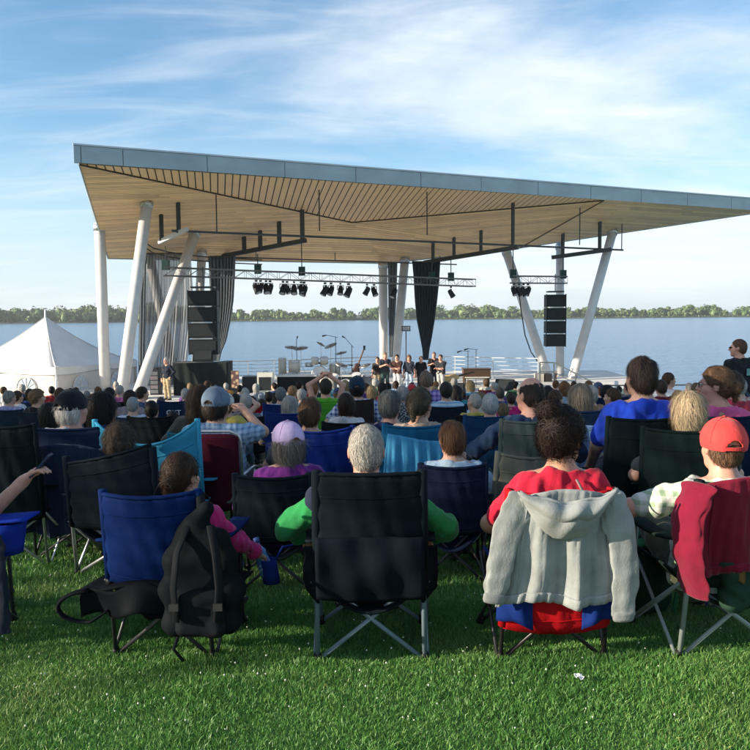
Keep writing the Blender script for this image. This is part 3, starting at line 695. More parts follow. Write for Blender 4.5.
for i in range(4):
    y = 36.5-i*.45; z = DECK-.17*(i+1); part('step', MB().box((at(575, y, z).x, y, z-.35), (3.0, .5, .7)), mat('concrete', (.42, .4, .37)), g)

# ------------------------------------------------------------------ gear on the stage
def boxthing(name, label, cat, x0, x1, ytop, Y, depth, m, base=DECK, group=None, trims=True):
    a = pixY(x0, ytop, Y); b = at(x1, Y, base); w = b.x-a.x; h = a.z-base
    g = thing(name, label, cat, ((a.x+b.x)/2, Y+depth/2, base), 0, group); c = Vector(((a.x+b.x)/2, Y+depth/2, base))
    part('body', MB().box(c+Vector((0, 0, h/2+.004)), (w, depth, h)), m, g)
    return g, c, w, h
# subs under a black cover
a = pixY(173, 363, 33.8); w = pixY(227, 363, 33.8).x-a.x
g = thing('covered_speakers', 'stack of loudspeakers under a black cloth cover at stage left', 'loudspeaker', (a.x+w/2, 34.4, DECK)); hh = a.z-DECK
def cov(u_, v_):
    # front face then folded top
    if v_ < .7: t = v_/.7; return (a.x+w*u_, 33.8+.03*math.sin(u_*34+t*2)*(1-t*.6), DECK+.01+hh*t)
    t = (v_-.7)/.3; return (a.x+w*u_, 33.8+1.3*t, a.z-.03*math.sin(u_*6.3)**2*t+.02*math.sin(u_*9)*t)
part('cover', MB().sheet(cov, 50, 20, .01), mat('cloth', (.012, .018, .018)), g, True)
for s in (0, 1): part('side_cover', MB().sheet(lambda u_, v_: (a.x+w*s+.02*math.sin(u_*19), 33.8+1.3*u_, DECK+.01+hh*v_), 10, 4, .01), mat('cloth', (.012, .018, .018)), g, True)
g2 = thing('floor_monitor', 'black wedge monitor lying on the covered loudspeakers', 'loudspeaker', (at(204, 34.5, a.z).x, 34.5, a.z+.03))
wd = [(-.45, -.3, 0), (.45, -.3, 0), (.45, .35, 0), (-.45, .35, 0), (-.4, -.05, .5), (.4, -.05, .5), (.4, .3, .42), (-.4, .3, .42)]
WEDGE = MB().add(wd, [(3, 2, 1, 0), (0, 1, 5, 4), (1, 2, 6, 5), (2, 3, 7, 6), (3, 0, 4, 7), (4, 5, 6, 7)]).mesh('cabinet')
WG = MB().add([(-.38, -.27, .06), (.38, -.27, .06), (.35, -.085, .43), (-.35, -.085, .43), (-.38, -.30, .075), (.38, -.30, .075), (.35, -.112, .445), (-.35, -.112, .445)], [(4, 5, 6, 7), (0, 4, 7, 3), (1, 2, 6, 5), (0, 1, 5, 4), (3, 7, 6, 2)]).mesh('grille')
def wedge(g): link('cabinet', WEDGE, BLK, g); link('grille', WG, GRILLE, g)
wedge(g2)
for px, Y, rz, lb in ((236, 31.6, .2, 'beside the patterned banner'), (455, 33.4, -.2, 'before the pale string instrument'), (505, 35.0, -.3, 'before the white railing')):
    t = thing('floor_monitor', 'black wedge monitor on the stage floor '+lb, 'loudspeaker', at(px, Y, DECK+.004), rz, 'floor monitors on the stage'); wedge(t)
# crates behind
boxthing('equipment_case', 'dark equipment case with metal edges by the white amplifier', 'case', 242, 256, 377, 34.6, .6, mat('plastic', (.03, .035, .04)))
g, c, w, h = boxthing('amplifier', 'cream-framed guitar amplifier with dark grille before the drum riser', 'amplifier', 257, 273, 373, 33.0, .45, mat('paint', (.6, .6, .52)))
part('grille', MB().box(c+Vector((0, -.235, h*.55)), (w*.78, .03, h*.55)), GRILLE, g); part('handle', MB().tube([c+Vector((-.1, 0, h)), c+Vector((-.08, 0, h+.06)), c+Vector((.08, 0, h+.06)), c+Vector((.1, 0, h))], .012, 6), BLK, g)
# statue-like colourful banner column
g, c, w, h = boxthing('printed_banner', 'narrow patterned banner stand beside the covered loudspeakers', 'banner', 231, 239, 371, 33.2, .12, mat('print', (.10, .05, .05), c2=(.5, .35, .2), f=6.))
part('foot', MB().box(c+Vector((0, 0, .03)), (w*1.3, .5, .05)), BLK, g)
# risers
for lab, x0, x1, Y in (('black-skirted drum riser with white top', 277, 316, 35.2), ('black-skirted riser beside the performers', 338, 372, 35.6)):
    g, c, w, h = boxthing('stage_riser', lab, 'riser', x0, x1, 377, Y, 2.6, mat('cloth', (.01, .014, .016)))
    part('top', MB().box(c+Vector((0, 0, h+.045)), (w+.06, 2.66, .08)), mat('paint', (.6, .6, .58)), g)
RZ = pixY(300, 376, 36).z
# drum kit
DRC = at(320, 36.2, RZ); CHR = mat('metal', (.7, .7, .7)); SHELL = mat('paint', (.55, .5, .42)); BRASS = mat('metal', (.35, .33, .3))
kit = thing('drum_kit', 'drum kit with pale shells and tilted cymbals on the riser', 'drum kit', DRC)
K = Vector(DRC)
def drum(name, off, r, d, R, m=SHELL):
    M = Matrix.Translation(K+Vector(off)) @ R
    o = part(name, MB().lathe([(r, -d/2), (r, d/2)], 20, M), m, kit, True)
    part('rim', MB().lathe([(r+.012, d/2-.02), (r+.012, d/2+.012), (r-.01, d/2+.012)], 20, M, False), CHR, o, True)
    part('drum_head', MB().lathe([(r*.98, d/2+.002), (r*.02, d/2+.004)], 20, M), mat('paint', (.7, .7, .68)), o)
RX = lambda a: Matrix.Rotation(a, 4, 'X')
drum('bass_drum', (0, -.3, .12), .33, .45, RX(math.pi/2)); drum('tom', (-.2, -.3, .68), .17, .24, RX(.35)); drum('tom', (.22, -.3, .68), .18, .26, RX(.35))
drum('floor_tom', (.65, .1, .30), .23, .42, RX(.05)); drum('snare', (-.5, .15, .48), .19, .15, RX(.1), CHR)
drum('floor_tom', (-1.15, -.1, .42), .26, .5, RX(.05)); drum('conga', (-1.7, 0, .42), .18, .75, RX(.06))
def cymbal(x, y, z, r, tx, ty):
    p = K+Vector((x, y, z)); M = Matrix.Translation(p) @ Matrix.Rotation(tx, 4, 'X') @ Matrix.Rotation(ty, 4, 'Y')
    o = part('cymbal', MB().lathe([(r, 0), (r*.5, .02), (r*.2, .03), (r*.15, .06), (.01, .07)], 22, M), BRASS, kit, True)
    part('cymbal_stand', MB().tube([p, Vector((p.x, p.y+.05, RZ+.5))], .012, 6).tube([Vector((p.x, p.y+.05, RZ+.5)), Vector((p.x-.25, p.y, RZ))], .012, 6).tube([Vector((p.x, p.y+.05, RZ+.5)), Vector((p.x+.25, p.y, RZ))], .012, 6), CHR, o)
cymbal(-1.25, 0, 1.28, .34, .2, .10); cymbal(-.85, 0, 1.24, .33, .25, -.1); cymbal(.5, 0, 1.35, .30, .3, -.35); cymbal(.05, .1, 1.42, .22, .2, .5); cymbal(.95, .2, 1.0, .28, .2, -.2)
part('throne', MB().lathe([(.17, .5), (.19, .56), (.02, .58)], 14, Matrix.Translation(K+Vector((0, .6, 0)))).tube([K+Vector((0, .6, 0)), K+Vector((0, .6, .5))], .025, 6), BLK, kit, True)
# second percussion set in front
kit2 = kit; 
def mic_stand(px, Y, base, h, boom, lab):
    p = at(px, Y, base); g = thing('microphone_stand', lab, 'microphone', p, 0, 'microphone stands on stage')
    for k in range(3):
        t = k*2.09+.5; part('leg', MB().tube([p+Vector((0, 0, .12)), p+Vector((.3*math.cos(t), .3*math.sin(t), .01))], .012, 6), BLK, g)
    top = p+Vector((0, 0, h)); part('pole', MB().tube([p+Vector((0, 0, .06)), top], .014, 6), BLK, g)
    e = top+Vector((boom[0], 0, boom[1])); part('boom', MB().tube([top-Vector((boom[0], 0, boom[1]))*.25, e], .012, 6), BLK, g)
    part('microphone', MB().tube([e, e+(e-top).normalized()*.1+Vector((0, 0, -.04)), e+(e-top).normalized()*.2+Vector((0, 0, -.08))], [.02, .028, .04], 8), BLK, g)
mic_stand(336, 36.0, RZ, 1.75, (-.4, .08), 'tall microphone boom stand rising above the drum kit')
mic_stand(352, 36.2, RZ, 1.35, (-.3, .35), 'microphone stand with raised boom beside the drum kit')
mic_stand(297, 36.4, RZ, 1.55, (.02, .12), 'straight microphone stand left of the cymbals')
mic_stand(340, 33.0, DECK+.004, 1.2, (.35, .1), 'low microphone stand before the drum riser')
mic_stand(476, 37.2, DECK+.004, 1.7, (-.35, .05), 'boom microphone stand behind the brown keyboard')
mic_stand(468, 36.8, DECK+.004, 1.65, (-.3, .02), 'microphone stand above the brown keyboard')
# guitar / bass leaning on a stand
gp = at(354, 35.9, RZ); g = thing('bass_guitar', 'dark bass guitar upright on a stand by the drums', 'guitar', gp)
ax = Vector((.38, 0, 1)).normalized()
part('body', MB().tube([gp+ax*.12, gp+ax*.25, gp+ax*.38, gp+ax*.5, gp+ax*.6], [.12, .19, .14, .16, .06], 12, True, .25), mat('paint', (.05, .02, .015)), g, True)
nk = part('neck', MB().tube([gp+ax*.55, gp+ax*1.25], .035, 6), mat('wood', (.12, .07, .04)), g); part('headstock', MB().box(gp+ax*1.34, (.1, .03, .2)), BLK, nk)
part('stand', MB().tube([gp+Vector((-.2, 0, 0)), gp+Vector((.05, .1, .35)), gp+Vector((.3, 0, 0))], .014, 6).tube([gp+Vector((.05, .4, 0)), gp+Vector((.05, .1, .35))], .014, 6), BLK, g)
# brown keyboard / spinet
ky = at(477, 36.0, DECK); g = thing('keyboard_instrument', 'long brown wooden keyboard instrument on slim legs', 'keyboard', ky)
WB = mat('paint', (.075, .038, .022)); kx0, kx1 = at(463.5, 36, DECK).x, at(490.5, 36, DECK).x; kw = kx1-kx0; kc = (kx0+kx1)/2; kz = pixY(477, 379, 36).z
part('case', MB().box((kc, 36.3, kz+.22), (kw, .7, .42)), WB, g); part('lid', MB().box((kc, 36.3, kz+.455), (kw+.05, .76, .04)), WB, g); part('keys', MB().box((kc, 35.88, kz+.08), (kw*.9, .14, .04)), mat('paint', (.7, .68, .6)), g)
for sx in (-.44, .44):
    for sy in (.05, .6): part('leg', MB().tube([(kc+kw*sx, 36+sy, kz+.02), (kc+kw*sx, 36+sy, DECK)], [.045, .025], 8), WB, g)
# harp-like pale instrument (yellow) and bench
hp = at(449.5, 35.4, DECK); g = thing('double_bass', 'pale varnished string instrument lying on its side by the performers', 'string instrument', hp)
part('body', MB().tube([hp+Vector((-.55, 0, .42)), hp+Vector((-.25, 0, .45)), hp+Vector((.0, 0, .52)), hp+Vector((.25, 0, .56)), hp+Vector((.42, 0, .6))], [.18, .36, .26, .3, .1], 14, True, .6), mat('paint', (.55, .36, .14)), g, True)
part('neck', MB().tube([hp+Vector((.4, 0, .62)), hp+Vector((1.1, 0, .8))], [.05, .035], 8), mat('paint', (.05, .03, .02)), g)
part('rest', MB().box(hp+Vector((-.1, .05, .09)), (.8, .3, .18)), BLK, g)
# flood light on a pole
fp = at(406, 39.0, DECK); g = thing('floodlight', 'small black floodlight on a thin pole behind the performers', 'lamp', fp); ft = pixY(406, 331, 39)
part('pole', MB().tube([fp, ft], .025, 6), STEEL, g); part('lamp_head', MB().box(ft+Vector((0, 0, .12)), (.42, .18, .26)), BLK, g); part('glass', MB().box(ft+Vector((0, -.1, .12)), (.34, .02, .2)), mat('glass', (.3, .32, .34), a=1), g)
for k in range(3): part('leg', MB().tube([fp+Vector((0, 0, .4)), fp+Vector((.4*math.cos(k*2.1), .4*math.sin(k*2.1), .01))], .015, 5), STEEL, g)
# cable hanging by the right column
cb = [pixY(x, y, 41.0) for x, y in ((519, 292), (521, 310), (525, 335), (531, 352), (538, 362))]
tag(link('hanging_cable', MB().tube(cb, .03, 6), STEEL, smooth=True), 'dark cable hanging from the short truss to the stage rail', 'cable')
for px, lab in ((548, 'small dark box at the foot of the right V-shaped columns'), (541, 'pale planter box beside the right V-shaped columns')):
    boxthing('stage_box', lab, 'box', px-4, px+4, 374, 39.2, .7, mat('plastic', (.03, .03, .03)) if px == 548 else mat('concrete', (.5, .45, .38)))
# percussion set on the deck before the riser
PB = at(346, 33.6, DECK+.004); kit = thing('percussion_set', 'chrome and grey percussion drums standing before the riser', 'drums', PB); K = Vector(PB); RZ = DECK
DS = mat('paint', (.16, .15, .15))
drum('bass_drum', (0, 0, .34), .33, .4, RX(math.pi/2), DS); drum('tom', (-.55, .1, .72), .2, .25, RX(.3), CHR); drum('tom', (.45, .05, .75), .2, .28, RX(.3), DS); drum('conga', (-.95, .2, .45), .17, .8, RX(.05), SHELL); drum('conga', (.9, .2, .42), .18, .75, RX(.05), DS)
for x_ in (-.55, .45): part('drum_stand', MB().tube([K+Vector((x_, .1, .62)), K+Vector((x_, .1, .25))], .02, 6).tube([K+Vector((x_, .1, .3)), K+Vector((x_-.22, -.05, 0))], .014, 6).tube([K+Vector((x_, .1, .3)), K+Vector((x_+.22, -.05, 0))], .014, 6).tube([K+Vector((x_, .1, .3)), K+Vector((x_, .35, 0))], .014, 6), CHR, kit)
cymbal(-.2, .2, 1.25, .28, .25, .3); cymbal(.8, .25, 1.2, .26, .25, -.3)
# rack of gear by the leaning column
g, c_, w_, h_ = boxthing('equipment_rack', 'dark equipment rack beside the walking speaker', 'rack', 149.5, 159, 368, 34.2, .6, mat('plastic', (.03, .035, .045)))
for k in range(5): part('rack_unit', MB().box(c_+Vector((0, -.31, .15+k*h_/6)), (w_*.86, .03, h_/6-.04)), mat('metal', (.2+.05*(k % 2), .22, .24), m=.5), g)
for s in (-1, 1): part('handle', MB().tube([c_+Vector((s*w_*.52, -.2, h_*.55)), c_+Vector((s*w_*.58, -.1, h_*.6)), c_+Vector((s*w_*.52, .05, h_*.55))], .016, 6), STEEL, g)
# ------------------------------------------------------------------ soft-body modelling: distance fields meshed with surface nets
class Field:
    def __init__(s, lo, hi, h):
        s.lo = np.array(lo, float); s.h = h; n = np.ceil((np.array(hi)-s.lo)/h).astype(int)+1
        s.F = np.full(n, .5, np.float32); s.ax = [s.lo[i]+h*np.arange(n[i]) for i in range(3)]
    def _sl(s, lo, hi):
        r = []
        for i in range(3):
            a = int(max(0, math.floor((lo[i]-s.lo[i])/s.h))); b = int(min(s.F.shape[i], math.ceil((hi[i]-s.lo[i])/s.h)+1)); r.append(slice(a, max(a, b)))
        return tuple(r)
    def _xyz(s, sl): return s.ax[0][sl[0]][:, None, None], s.ax[1][sl[1]][None, :, None], s.ax[2][sl[2]][None, None, :]
    def _mix(s, sl, d, k, sub=False):
        G = s.F[sl]
        if G.size == 0: return
        d = d.astype(np.float32)
        if sub: s.F[sl] = np.maximum(G, -d); return
        h = np.clip(.5+.5*(G-d)/k, 0, 1); s.F[sl] = G*(1-h)+d*h-k*h*(1-h)
    def cap(s, a, b, ra, rb=None, k=.03, sub=False):
        rb = ra if rb is None else rb; a = np.array(a, float); b = np.array(b, float); m = max(ra, rb)+k*1.2+3*s.h
        sl = s._sl(np.minimum(a, b)-m, np.maximum(a, b)+m); X, Y, Z = s._xyz(sl); d = b-a; L2 = max(1e-12, d@d)
        x, y, z = X-a[0], Y-a[1], Z-a[2]; t = np.clip((x*d[0]+y*d[1]+z*d[2])/L2, 0, 1)
        s._mix(sl, np.sqrt((x-t*d[0])**2+(y-t*d[1])**2+(z-t*d[2])**2)-(ra+(rb-ra)*t), k, sub)
    def ell(s, c, r, k=.02, R=None, sub=False):
        c = np.array(c, float); r = np.array(r, float); m = r.max()+k*1.2+3*s.h; sl = s._sl(c-m, c+m); X, Y, Z = s._xyz(sl)
        x, y, z = X-c[0], Y-c[1], Z-c[2]
        if R is not None:
            R = np.array(R); x, y, z = x*R[0, 0]+y*R[1, 0]+z*R[2, 0], x*R[0, 1]+y*R[1, 1]+z*R[2, 1], x*R[0, 2]+y*R[1, 2]+z*R[2, 2]
        l = np.sqrt((x/r[0])**2+(y/r[1])**2+(z/r[2])**2); g = np.sqrt((x/r[0]**2)**2+(y/r[1]**2)**2+(z/r[2]**2)**2)
        s._mix(sl, l*(l-1)/np.maximum(g, 1e-6), k, sub)
    def cut(s, n, p):
        n = np.array(n, float); n /= np.linalg.norm(n); c = n@np.array(p, float)
        X, Y, Z = s.ax[0][:, None, None], s.ax[1][None, :, None], s.ax[2][None, None, :]
        np.maximum(s.F, (X*n[0]+Y*n[1]+Z*n[2]-c).astype(np.float32), out=s.F)
    def nets(s):
        F = s.F; S = F < 0; c = np.zeros(tuple(n-1 for n in F.shape), np.uint8); offs = [(i, j, k) for i in (0, 1) for j in (0, 1) for k in (0, 1)]
        for i, j, k in offs: c += S[i:F.shape[0]-1+i, j:F.shape[1]-1+j, k:F.shape[2]-1+k]
        act = (c > 0) & (c < 8); ii = np.argwhere(act); idx = np.full(act.shape, -1, np.int32); idx[act] = np.arange(len(ii))
        acc = np.zeros((len(ii), 3)); cnt = np.zeros(len(ii)); vals = {o: F[ii[:, 0]+o[0], ii[:, 1]+o[1], ii[:, 2]+o[2]] for o in offs}
        for o in offs:
            for ax in range(3):
                if o[ax]: continue
                q = list(o); q[ax] = 1; fa, fb = vals[o], vals[tuple(q)]; m = (fa < 0) != (fb < 0)
                t = fa[m]/(fa[m]-fb[m]); p = np.tile(np.array(o, float), (m.sum(), 1)); p[:, ax] = t; acc[m] += p; cnt[m] += 1
        V = s.lo+s.h*(ii+acc/np.maximum(cnt, 1)[:, None]); Fs = []
        for ax in range(3):
            b1, b2 = (ax+1) % 3, (ax+2) % 3; sa = [slice(1, -1)]*3; sb = [slice(1, -1)]*3; sa[ax] = slice(0, -1); sb[ax] = slice(1, None)
            A, B = S[tuple(sa)], S[tuple(sb)]; w = np.argwhere(A != B)
            if len(w) == 0: continue
            fl = A[w[:, 0], w[:, 1], w[:, 2]]; g = w.copy(); g[:, b1] += 1; g[:, b2] += 1
            def cell(d1, d2): q = g.copy(); q[:, b1] -= d1; q[:, b2] -= d2; return idx[q[:, 0], q[:, 1], q[:, 2]]
            Q = np.stack([cell(1, 1), cell(0, 1), cell(0, 0), cell(1, 0)], 1); Q[~fl] = Q[~fl][:, ::-1]; Fs.append(Q)
        return V, np.concatenate(Fs) if Fs else np.zeros((0, 4), int)
def vnormals(V, Q):
    n = np.cross(V[Q[:, 2]]-V[Q[:, 0]], V[Q[:, 3]]-V[Q[:, 1]]); N_ = np.zeros_like(V)
    for k in range(4): np.add.at(N_, Q[:, k], n)
    return N_/np.maximum(np.linalg.norm(N_, axis=1, keepdims=True), 1e-9)
def wrinkle(V, seed, amp, freq, st=(1, 1, 1)):
    r = np.random.default_rng(seed); o = np.zeros(len(V)); P = V*np.array(st)
    for k in range(7):
        d = r.normal(size=3); d /= np.linalg.norm(d); f = freq*(1+.5*k); o += np.sin(P@d*f+r.uniform(0, 6)+1.3*np.sin(P@np.roll(d, 1)*f*.6))/(1+.45*k)
    return o*amp*.45
A3 = lambda p: np.array(p, float)
def lerp(a, b, t): return A3(a)+(A3(b)-A3(a))*t
def ik(s, w, l1, l2, pole):
    s, w = A3(s), A3(w); d = w-s; D = np.linalg.norm(d)
    if D > (l1+l2)*.995: w = s+d/D*(l1+l2)*.995; d = w-s; D = np.linalg.norm(d)
    D = max(D, abs(l1-l2)+.01); x = (l1*l1-l2*l2+D*D)/(2*D); h = math.sqrt(max(0, l1*l1-x*x)); u = d/np.linalg.norm(d); p = A3(pole)-u*(u@A3(pole)); p /= np.linalg.norm(p)
    return s+u*x+p*h, w

class Pose: pass
def pose(p=.42, rec=.22, wl=None, wr=None, yaw=0., pit=0., roll=0., fat=1., lean=0., stand=False, knee=.13, fem=False, pole=None, child=1.):
    """joints in the person's own frame: faces +Y, feet on z=0"""
    J = Pose(); J.fat = fat; J.stand = stand; J.fem = fem
    P = A3((0, 0, p)); t = A3((math.sin(lean), -math.sin(rec), math.cos(rec)*math.cos(lean))); J.P, J.t = P, t
    J.nb = P+t*.50; t2 = A3((math.sin(lean), -math.sin(rec)*.1+.18, 1)); t2 /= np.linalg.norm(t2); J.nt = J.nb+t2*.085; J.t2 = t2
    R = Matrix.Rotation(yaw, 3, 'Z') @ Matrix.Rotation(pit, 3, 'X') @ Matrix.Rotation(roll, 3, 'Y'); J.R = np.array(R); J.hc = J.nt+J.R@A3((0, .025, .10))
    sw = .165 if fem else .185; J.sw = sw; side = A3((math.cos(lean), 0, -math.sin(lean)))
    J.sh = {-1: J.nb-side*sw-t*.055, 1: J.nb+side*sw-t*.055}; J.el, J.wr = {}, {}
    for s, w in ((-1, wl), (1, wr)):
        if w is None: w = (s*.25, .16, p+.16) if not stand else (s*.26, .05, p-.10)
        po = (s*.8, -.5, -.35) if pole is None else (pole[0]*s, pole[1], pole[2])
        J.el[s], J.wr[s] = ik(J.sh[s], w, .285, .25, po)
    J.hip = {s: P+A3((s*.085, .01, -.02)) for s in (-1, 1)}; J.kn, J.an = {}, {}
    for s in (-1, 1):
        if stand: J.kn[s] = A3((s*.10, .02, p*.53)); J.an[s] = A3((s*.11, -.02, .085))
        else:
            kz = .47 if p < .46 else .49; dy = math.sqrt(max(.04, .43**2-(kz-p)**2-(knee-.085)**2)); J.kn[s] = A3((s*knee, dy, kz)); J.an[s] = A3((s*(knee+.02), dy+.06, .085))
    return J
def torso(F, J, e=0., k=.05):
    P, t, f = J.P, J.t, J.fat; x = A3((1, 0, 0))
    wst = .052 if J.fem else .062
    for s in (-1, 1):
        F.cap(P+s*x*.08, P+t*.20+s*x*wst, .115*f+e, .10*f+e, k); F.cap(P+t*.20+s*x*wst, P+t*.38+s*x*.085, .10*f+e, .105*f**.6+e, k)
        F.cap(P+t*.38+s*x*.085, J.nb+s*x*(J.sw*.7)-t*.06, .10*f**.6+e, .058+e, k); F.cap(J.nb-t*.03, J.sh[s], .055+e, .056+e, k); F.cap(J.nb+t*.025, lerp(J.nb, J.sh[s], .75), .046+e, .04+e, k)
    if f > 1.05: F.ell(P+t*.16+A3((0, .07, 0)), (.15*f+e, .13*f+e, .16*f+e), .06)
def arm(F, J, s, e=0., upto=2., k=.03):
    f = J.fat**.6
    if upto <= 1: F.cap(J.sh[s], lerp(J.sh[s], J.el[s], upto), .053*f+e, .047*f+e*1.5, k)
    else:
        F.cap(J.sh[s], J.el[s], .053*f+e, .042*f+e, k); F.cap(J.el[s], lerp(J.el[s], J.wr[s], min(1, upto-1)), .042*f+e, .03+e*.8, k)
def leg(F, J, s, e=0., upto=2., k=.03):
    f = J.fat**.7
    if upto <= 1: F.cap(J.hip[s], lerp(J.hip[s], J.kn[s], upto), .088*f+e, .066*f+e*1.8, k); return
    F.cap(J.hip[s], J.kn[s], .088*f+e, .058*f+e, k); m = lerp(J.kn[s], J.an[s], .35)+A3((0, -.015, 0))
    F.cap(J.kn[s], m, .055*f+e, .055*f+e, k); F.cap(m, lerp(J.kn[s], J.an[s], upto-1), .055*f+e, .038+e*1.4, k)
def hand(F, J, s, curl=.6, k=.006):
    w, e = J.wr[s], J.el[s]; d = w-e; d /= np.linalg.norm(d); up_ = A3((0, 0, 1.)); sd = np.cross(d, up_); sd = sd/np.linalg.norm(sd) if np.linalg.norm(sd) > .1 else A3((1, 0, 0)); n = np.cross(sd, d)
    if n[2] > 0: n = -n
    th = sd if (sd[0]*s < 0) else -sd           # thumb towards the body midline
    F.cap(w-d*.02, w+d*.03, .028, .026, .02)
    for q in (-.5, .5): F.cap(w+d*.03+th*q*.035, w+d*.085+th*q*.048, .018, .0155, .015)
    for i, (o, l) in enumerate(((.034, .072), (.012, .08), (-.011, .075), (-.032, .06))):
        b = w+d*.09+th*o; m = b+(d*math.cos(curl)+n*math.sin(curl))*l*.52; tip = m+(d*math.cos(curl*2.2)+n*math.sin(curl*2.2))*l*.5
        F.cap(b-d*.015, m, .0105, .0095, k); F.cap(m, tip, .0095, .008, k)
    b = w+d*.03+th*.03; m = b+d*.03+th*.03+n*.012; F.cap(b, m, .015, .012, .012); F.cap(m, m+d*.035+n*.012, .0115, .009, k)
HS = 1.07
class HF:
    def __init__(s, F): s.F = F
    def ell(s, c, r, k=.02, R=None, sub=False): s.F.ell(c, [x*HS for x in r], k, R, sub)
    def cap(s, a, b, ra, rb=None, k=.03, sub=False): s.F.cap(a, b, ra*HS, (ra if rb is None else rb)*HS, k, sub)
def head(F0, J, k=.015):
    F = HF(F0); c, R = J.hc, J.R; T = lambda x, y, z: c+R@(A3((x, y, z))*HS)
    F.ell(T(0, -.018, .028), (.076, .096, .092), .02, R); F.ell(T(0, .028, -.045), (.058, .066, .075), .035, R); F.cap(T(-.03, .045, -.085), T(.03, .045, -.085), .028, .028, .03); F.cap(T(0, .07, -.10), T(0, .075, -.098), .019, .019, .02)
    F.cap(T(0, .095, .01), T(0, .112, -.028), .009, .013, .012); F.cap(T(-.012, .1, -.035), T(.012, .1, -.035), .009, .009, .01)
    F.cap(T(-.032, .082, .024), T(.032, .082, .024), .014, .014, .012); F.cap(T(-.017, .088, -.062), T(.017, .088, -.062), .0075, .0075, .007)
    for s in (-1, 1):
        F.ell(T(s*.078, -.012, -.008), (.010, .021, .032), .008, R); F.ell(T(s*.03, .088, .005), (.013, .008, .009), .004, R, True); F.ell(T(s*.045, .05, -.03), (.026, .03, .03), .025, R)
    F.cap(J.nb-J.t*.02, lerp(J.nt, c, .5), .062, .056, .03)
def bounds(J):
    pts = np.array([J.P, J.nb, J.hc+A3((0, 0, .16)), J.hc+A3((0, -.12, 0)), J.hc+A3((0, .14, 0))]+[q[s] for q in (J.sh, J.el, J.wr, J.kn, J.an) for s in (-1, 1)])
    lo, hi = pts.min(0)-.22, pts.max(0)+.22; lo[2] = max(lo[2], -.03); return lo, hi
def to_mesh(name, F, seed=None, amp=0, freq=30, st=(1, 1, 1)):
    V, Q = F.nets()
    if amp and len(V): V = V+vnormals(V, Q)*wrinkle(V, seed, amp, freq, st)[:, None]
    return np_mesh(name, V, Q)
def m_body(J, h, hands=True):
    lo, hi = bounds(J); F = Field(lo, hi, h); torso(F, J)
    for s in (-1, 1):
        arm(F, J, s); leg(F, J, s); F.cap(J.an[s]+A3((0, -.03, -.035)), J.an[s]+A3((0, .15, -.055)), .036, .026, .02)
        if hands: hand(F, J, s, k=.006 if h < .011 else .01)
        else: F.ell(J.wr[s]+(J.wr[s]-J.el[s])*.3, (.04, .05, .03), .02)
    head(F, J); return to_mesh('body', F)
def m_shirt(J, h, sleeve, seed, e=.016, hem=-.06, neck=.0):
    lo, hi = bounds(J); F = Field(lo-.03, hi+.03, h); torso(F, J, e)
    for s in (-1, 1): arm(F, J, s, e, {'none': .12, 'short': .72, 'long': 1.97}[sleeve])
    F.cut(J.t2, J.nb+J.t2*(.03+neck)); F.cut((-J.t if not J.stand else A3((0, 0, -1))), J.P+J.t*hem)
    c = J.nb+J.t2*.05+A3((0, .035, 0)); F.cap(c-J.t2*.05, c+J.t2*.1, .066, .07, sub=True)
    return to_mesh('shirt', F, seed, .015, 30, (1, 1, .6))
def m_pants(J, h, length, seed, e=.014):
    lo, hi = bounds(J); lo[2] = -.03; F = Field(lo-.03, hi+.03, h); P = J.P
    for s in (-1, 1):
        F.cap(P+A3((s*.08, 0, 0)), P+J.t*.12+A3((s*.06, 0, 0)), .115*J.fat+e*.6, .10*J.fat+e*.4, .05); leg(F, J, s, e, {'short': .92, 'long': 1.93}[length])
    F.cut(J.t, P+J.t*.13); return to_mesh('trousers', F, seed, .010, 26)
def m_shoe(J, s, h):
    a = J.an[s]; F = Field(a-A3((.09, .13, .1)), a+A3((.09, .27, .06)), h); F.cap(a+A3((0, -.04, -.04)), a+A3((0, .16, -.052)), .043, .034, .02); F.cut((0, 0, -1), (0, 0, .004)); F.cut((0, .3, 1), a+A3((0, 0, .005))); return to_mesh('shoe', F)

# --- hair, in the head's own frame
HAIRC = {}
def ribbons(V, Nn, count, seed, length, width, flow, lift=.25, curl=0.):
    r = np.random.default_rng(seed); i = r.integers(0, len(V), count); p = V[i]+Nn[i]*.001; n = Nn[i]
    g = np.array(flow)[None, :]+r.normal(size=(count, 3))*.26; d = g-n*(g*n).sum(1, keepdims=True); d /= np.maximum(np.linalg.norm(d, axis=1, keepdims=True), 1e-6)
    s = np.cross(d, n); L_ = r.uniform(.5, 1.2, count)[:, None]*length; w = r.uniform(.6, 1.3, count)[:, None]*width; pts = []; c = r.uniform(0, 6.28, (count, 1))
    for k, f in enumerate((0, .33, .66, 1)):
        q = p+d*L_*f+n*(lift*L_*(f-.75*f*f)*.5)-np.array([0, 0, 1])*L_*.18*f*f
        if curl: q = q+(s*np.sin(c+f*7)+n*np.abs(np.cos(c+f*6)))*curl
        ww = w*(1-.75*f); pts += [q-s*ww/2, q+s*ww/2]
    v = np.stack(pts, 1).reshape(-1, 3); b = np.arange(count)[:, None]*8; f = np.concatenate([b+np.array([[0, 1, 3, 2]]), b+np.array([[2, 3, 5, 4]]), b+np.array([[4, 5, 7, 6]])]); return v, f
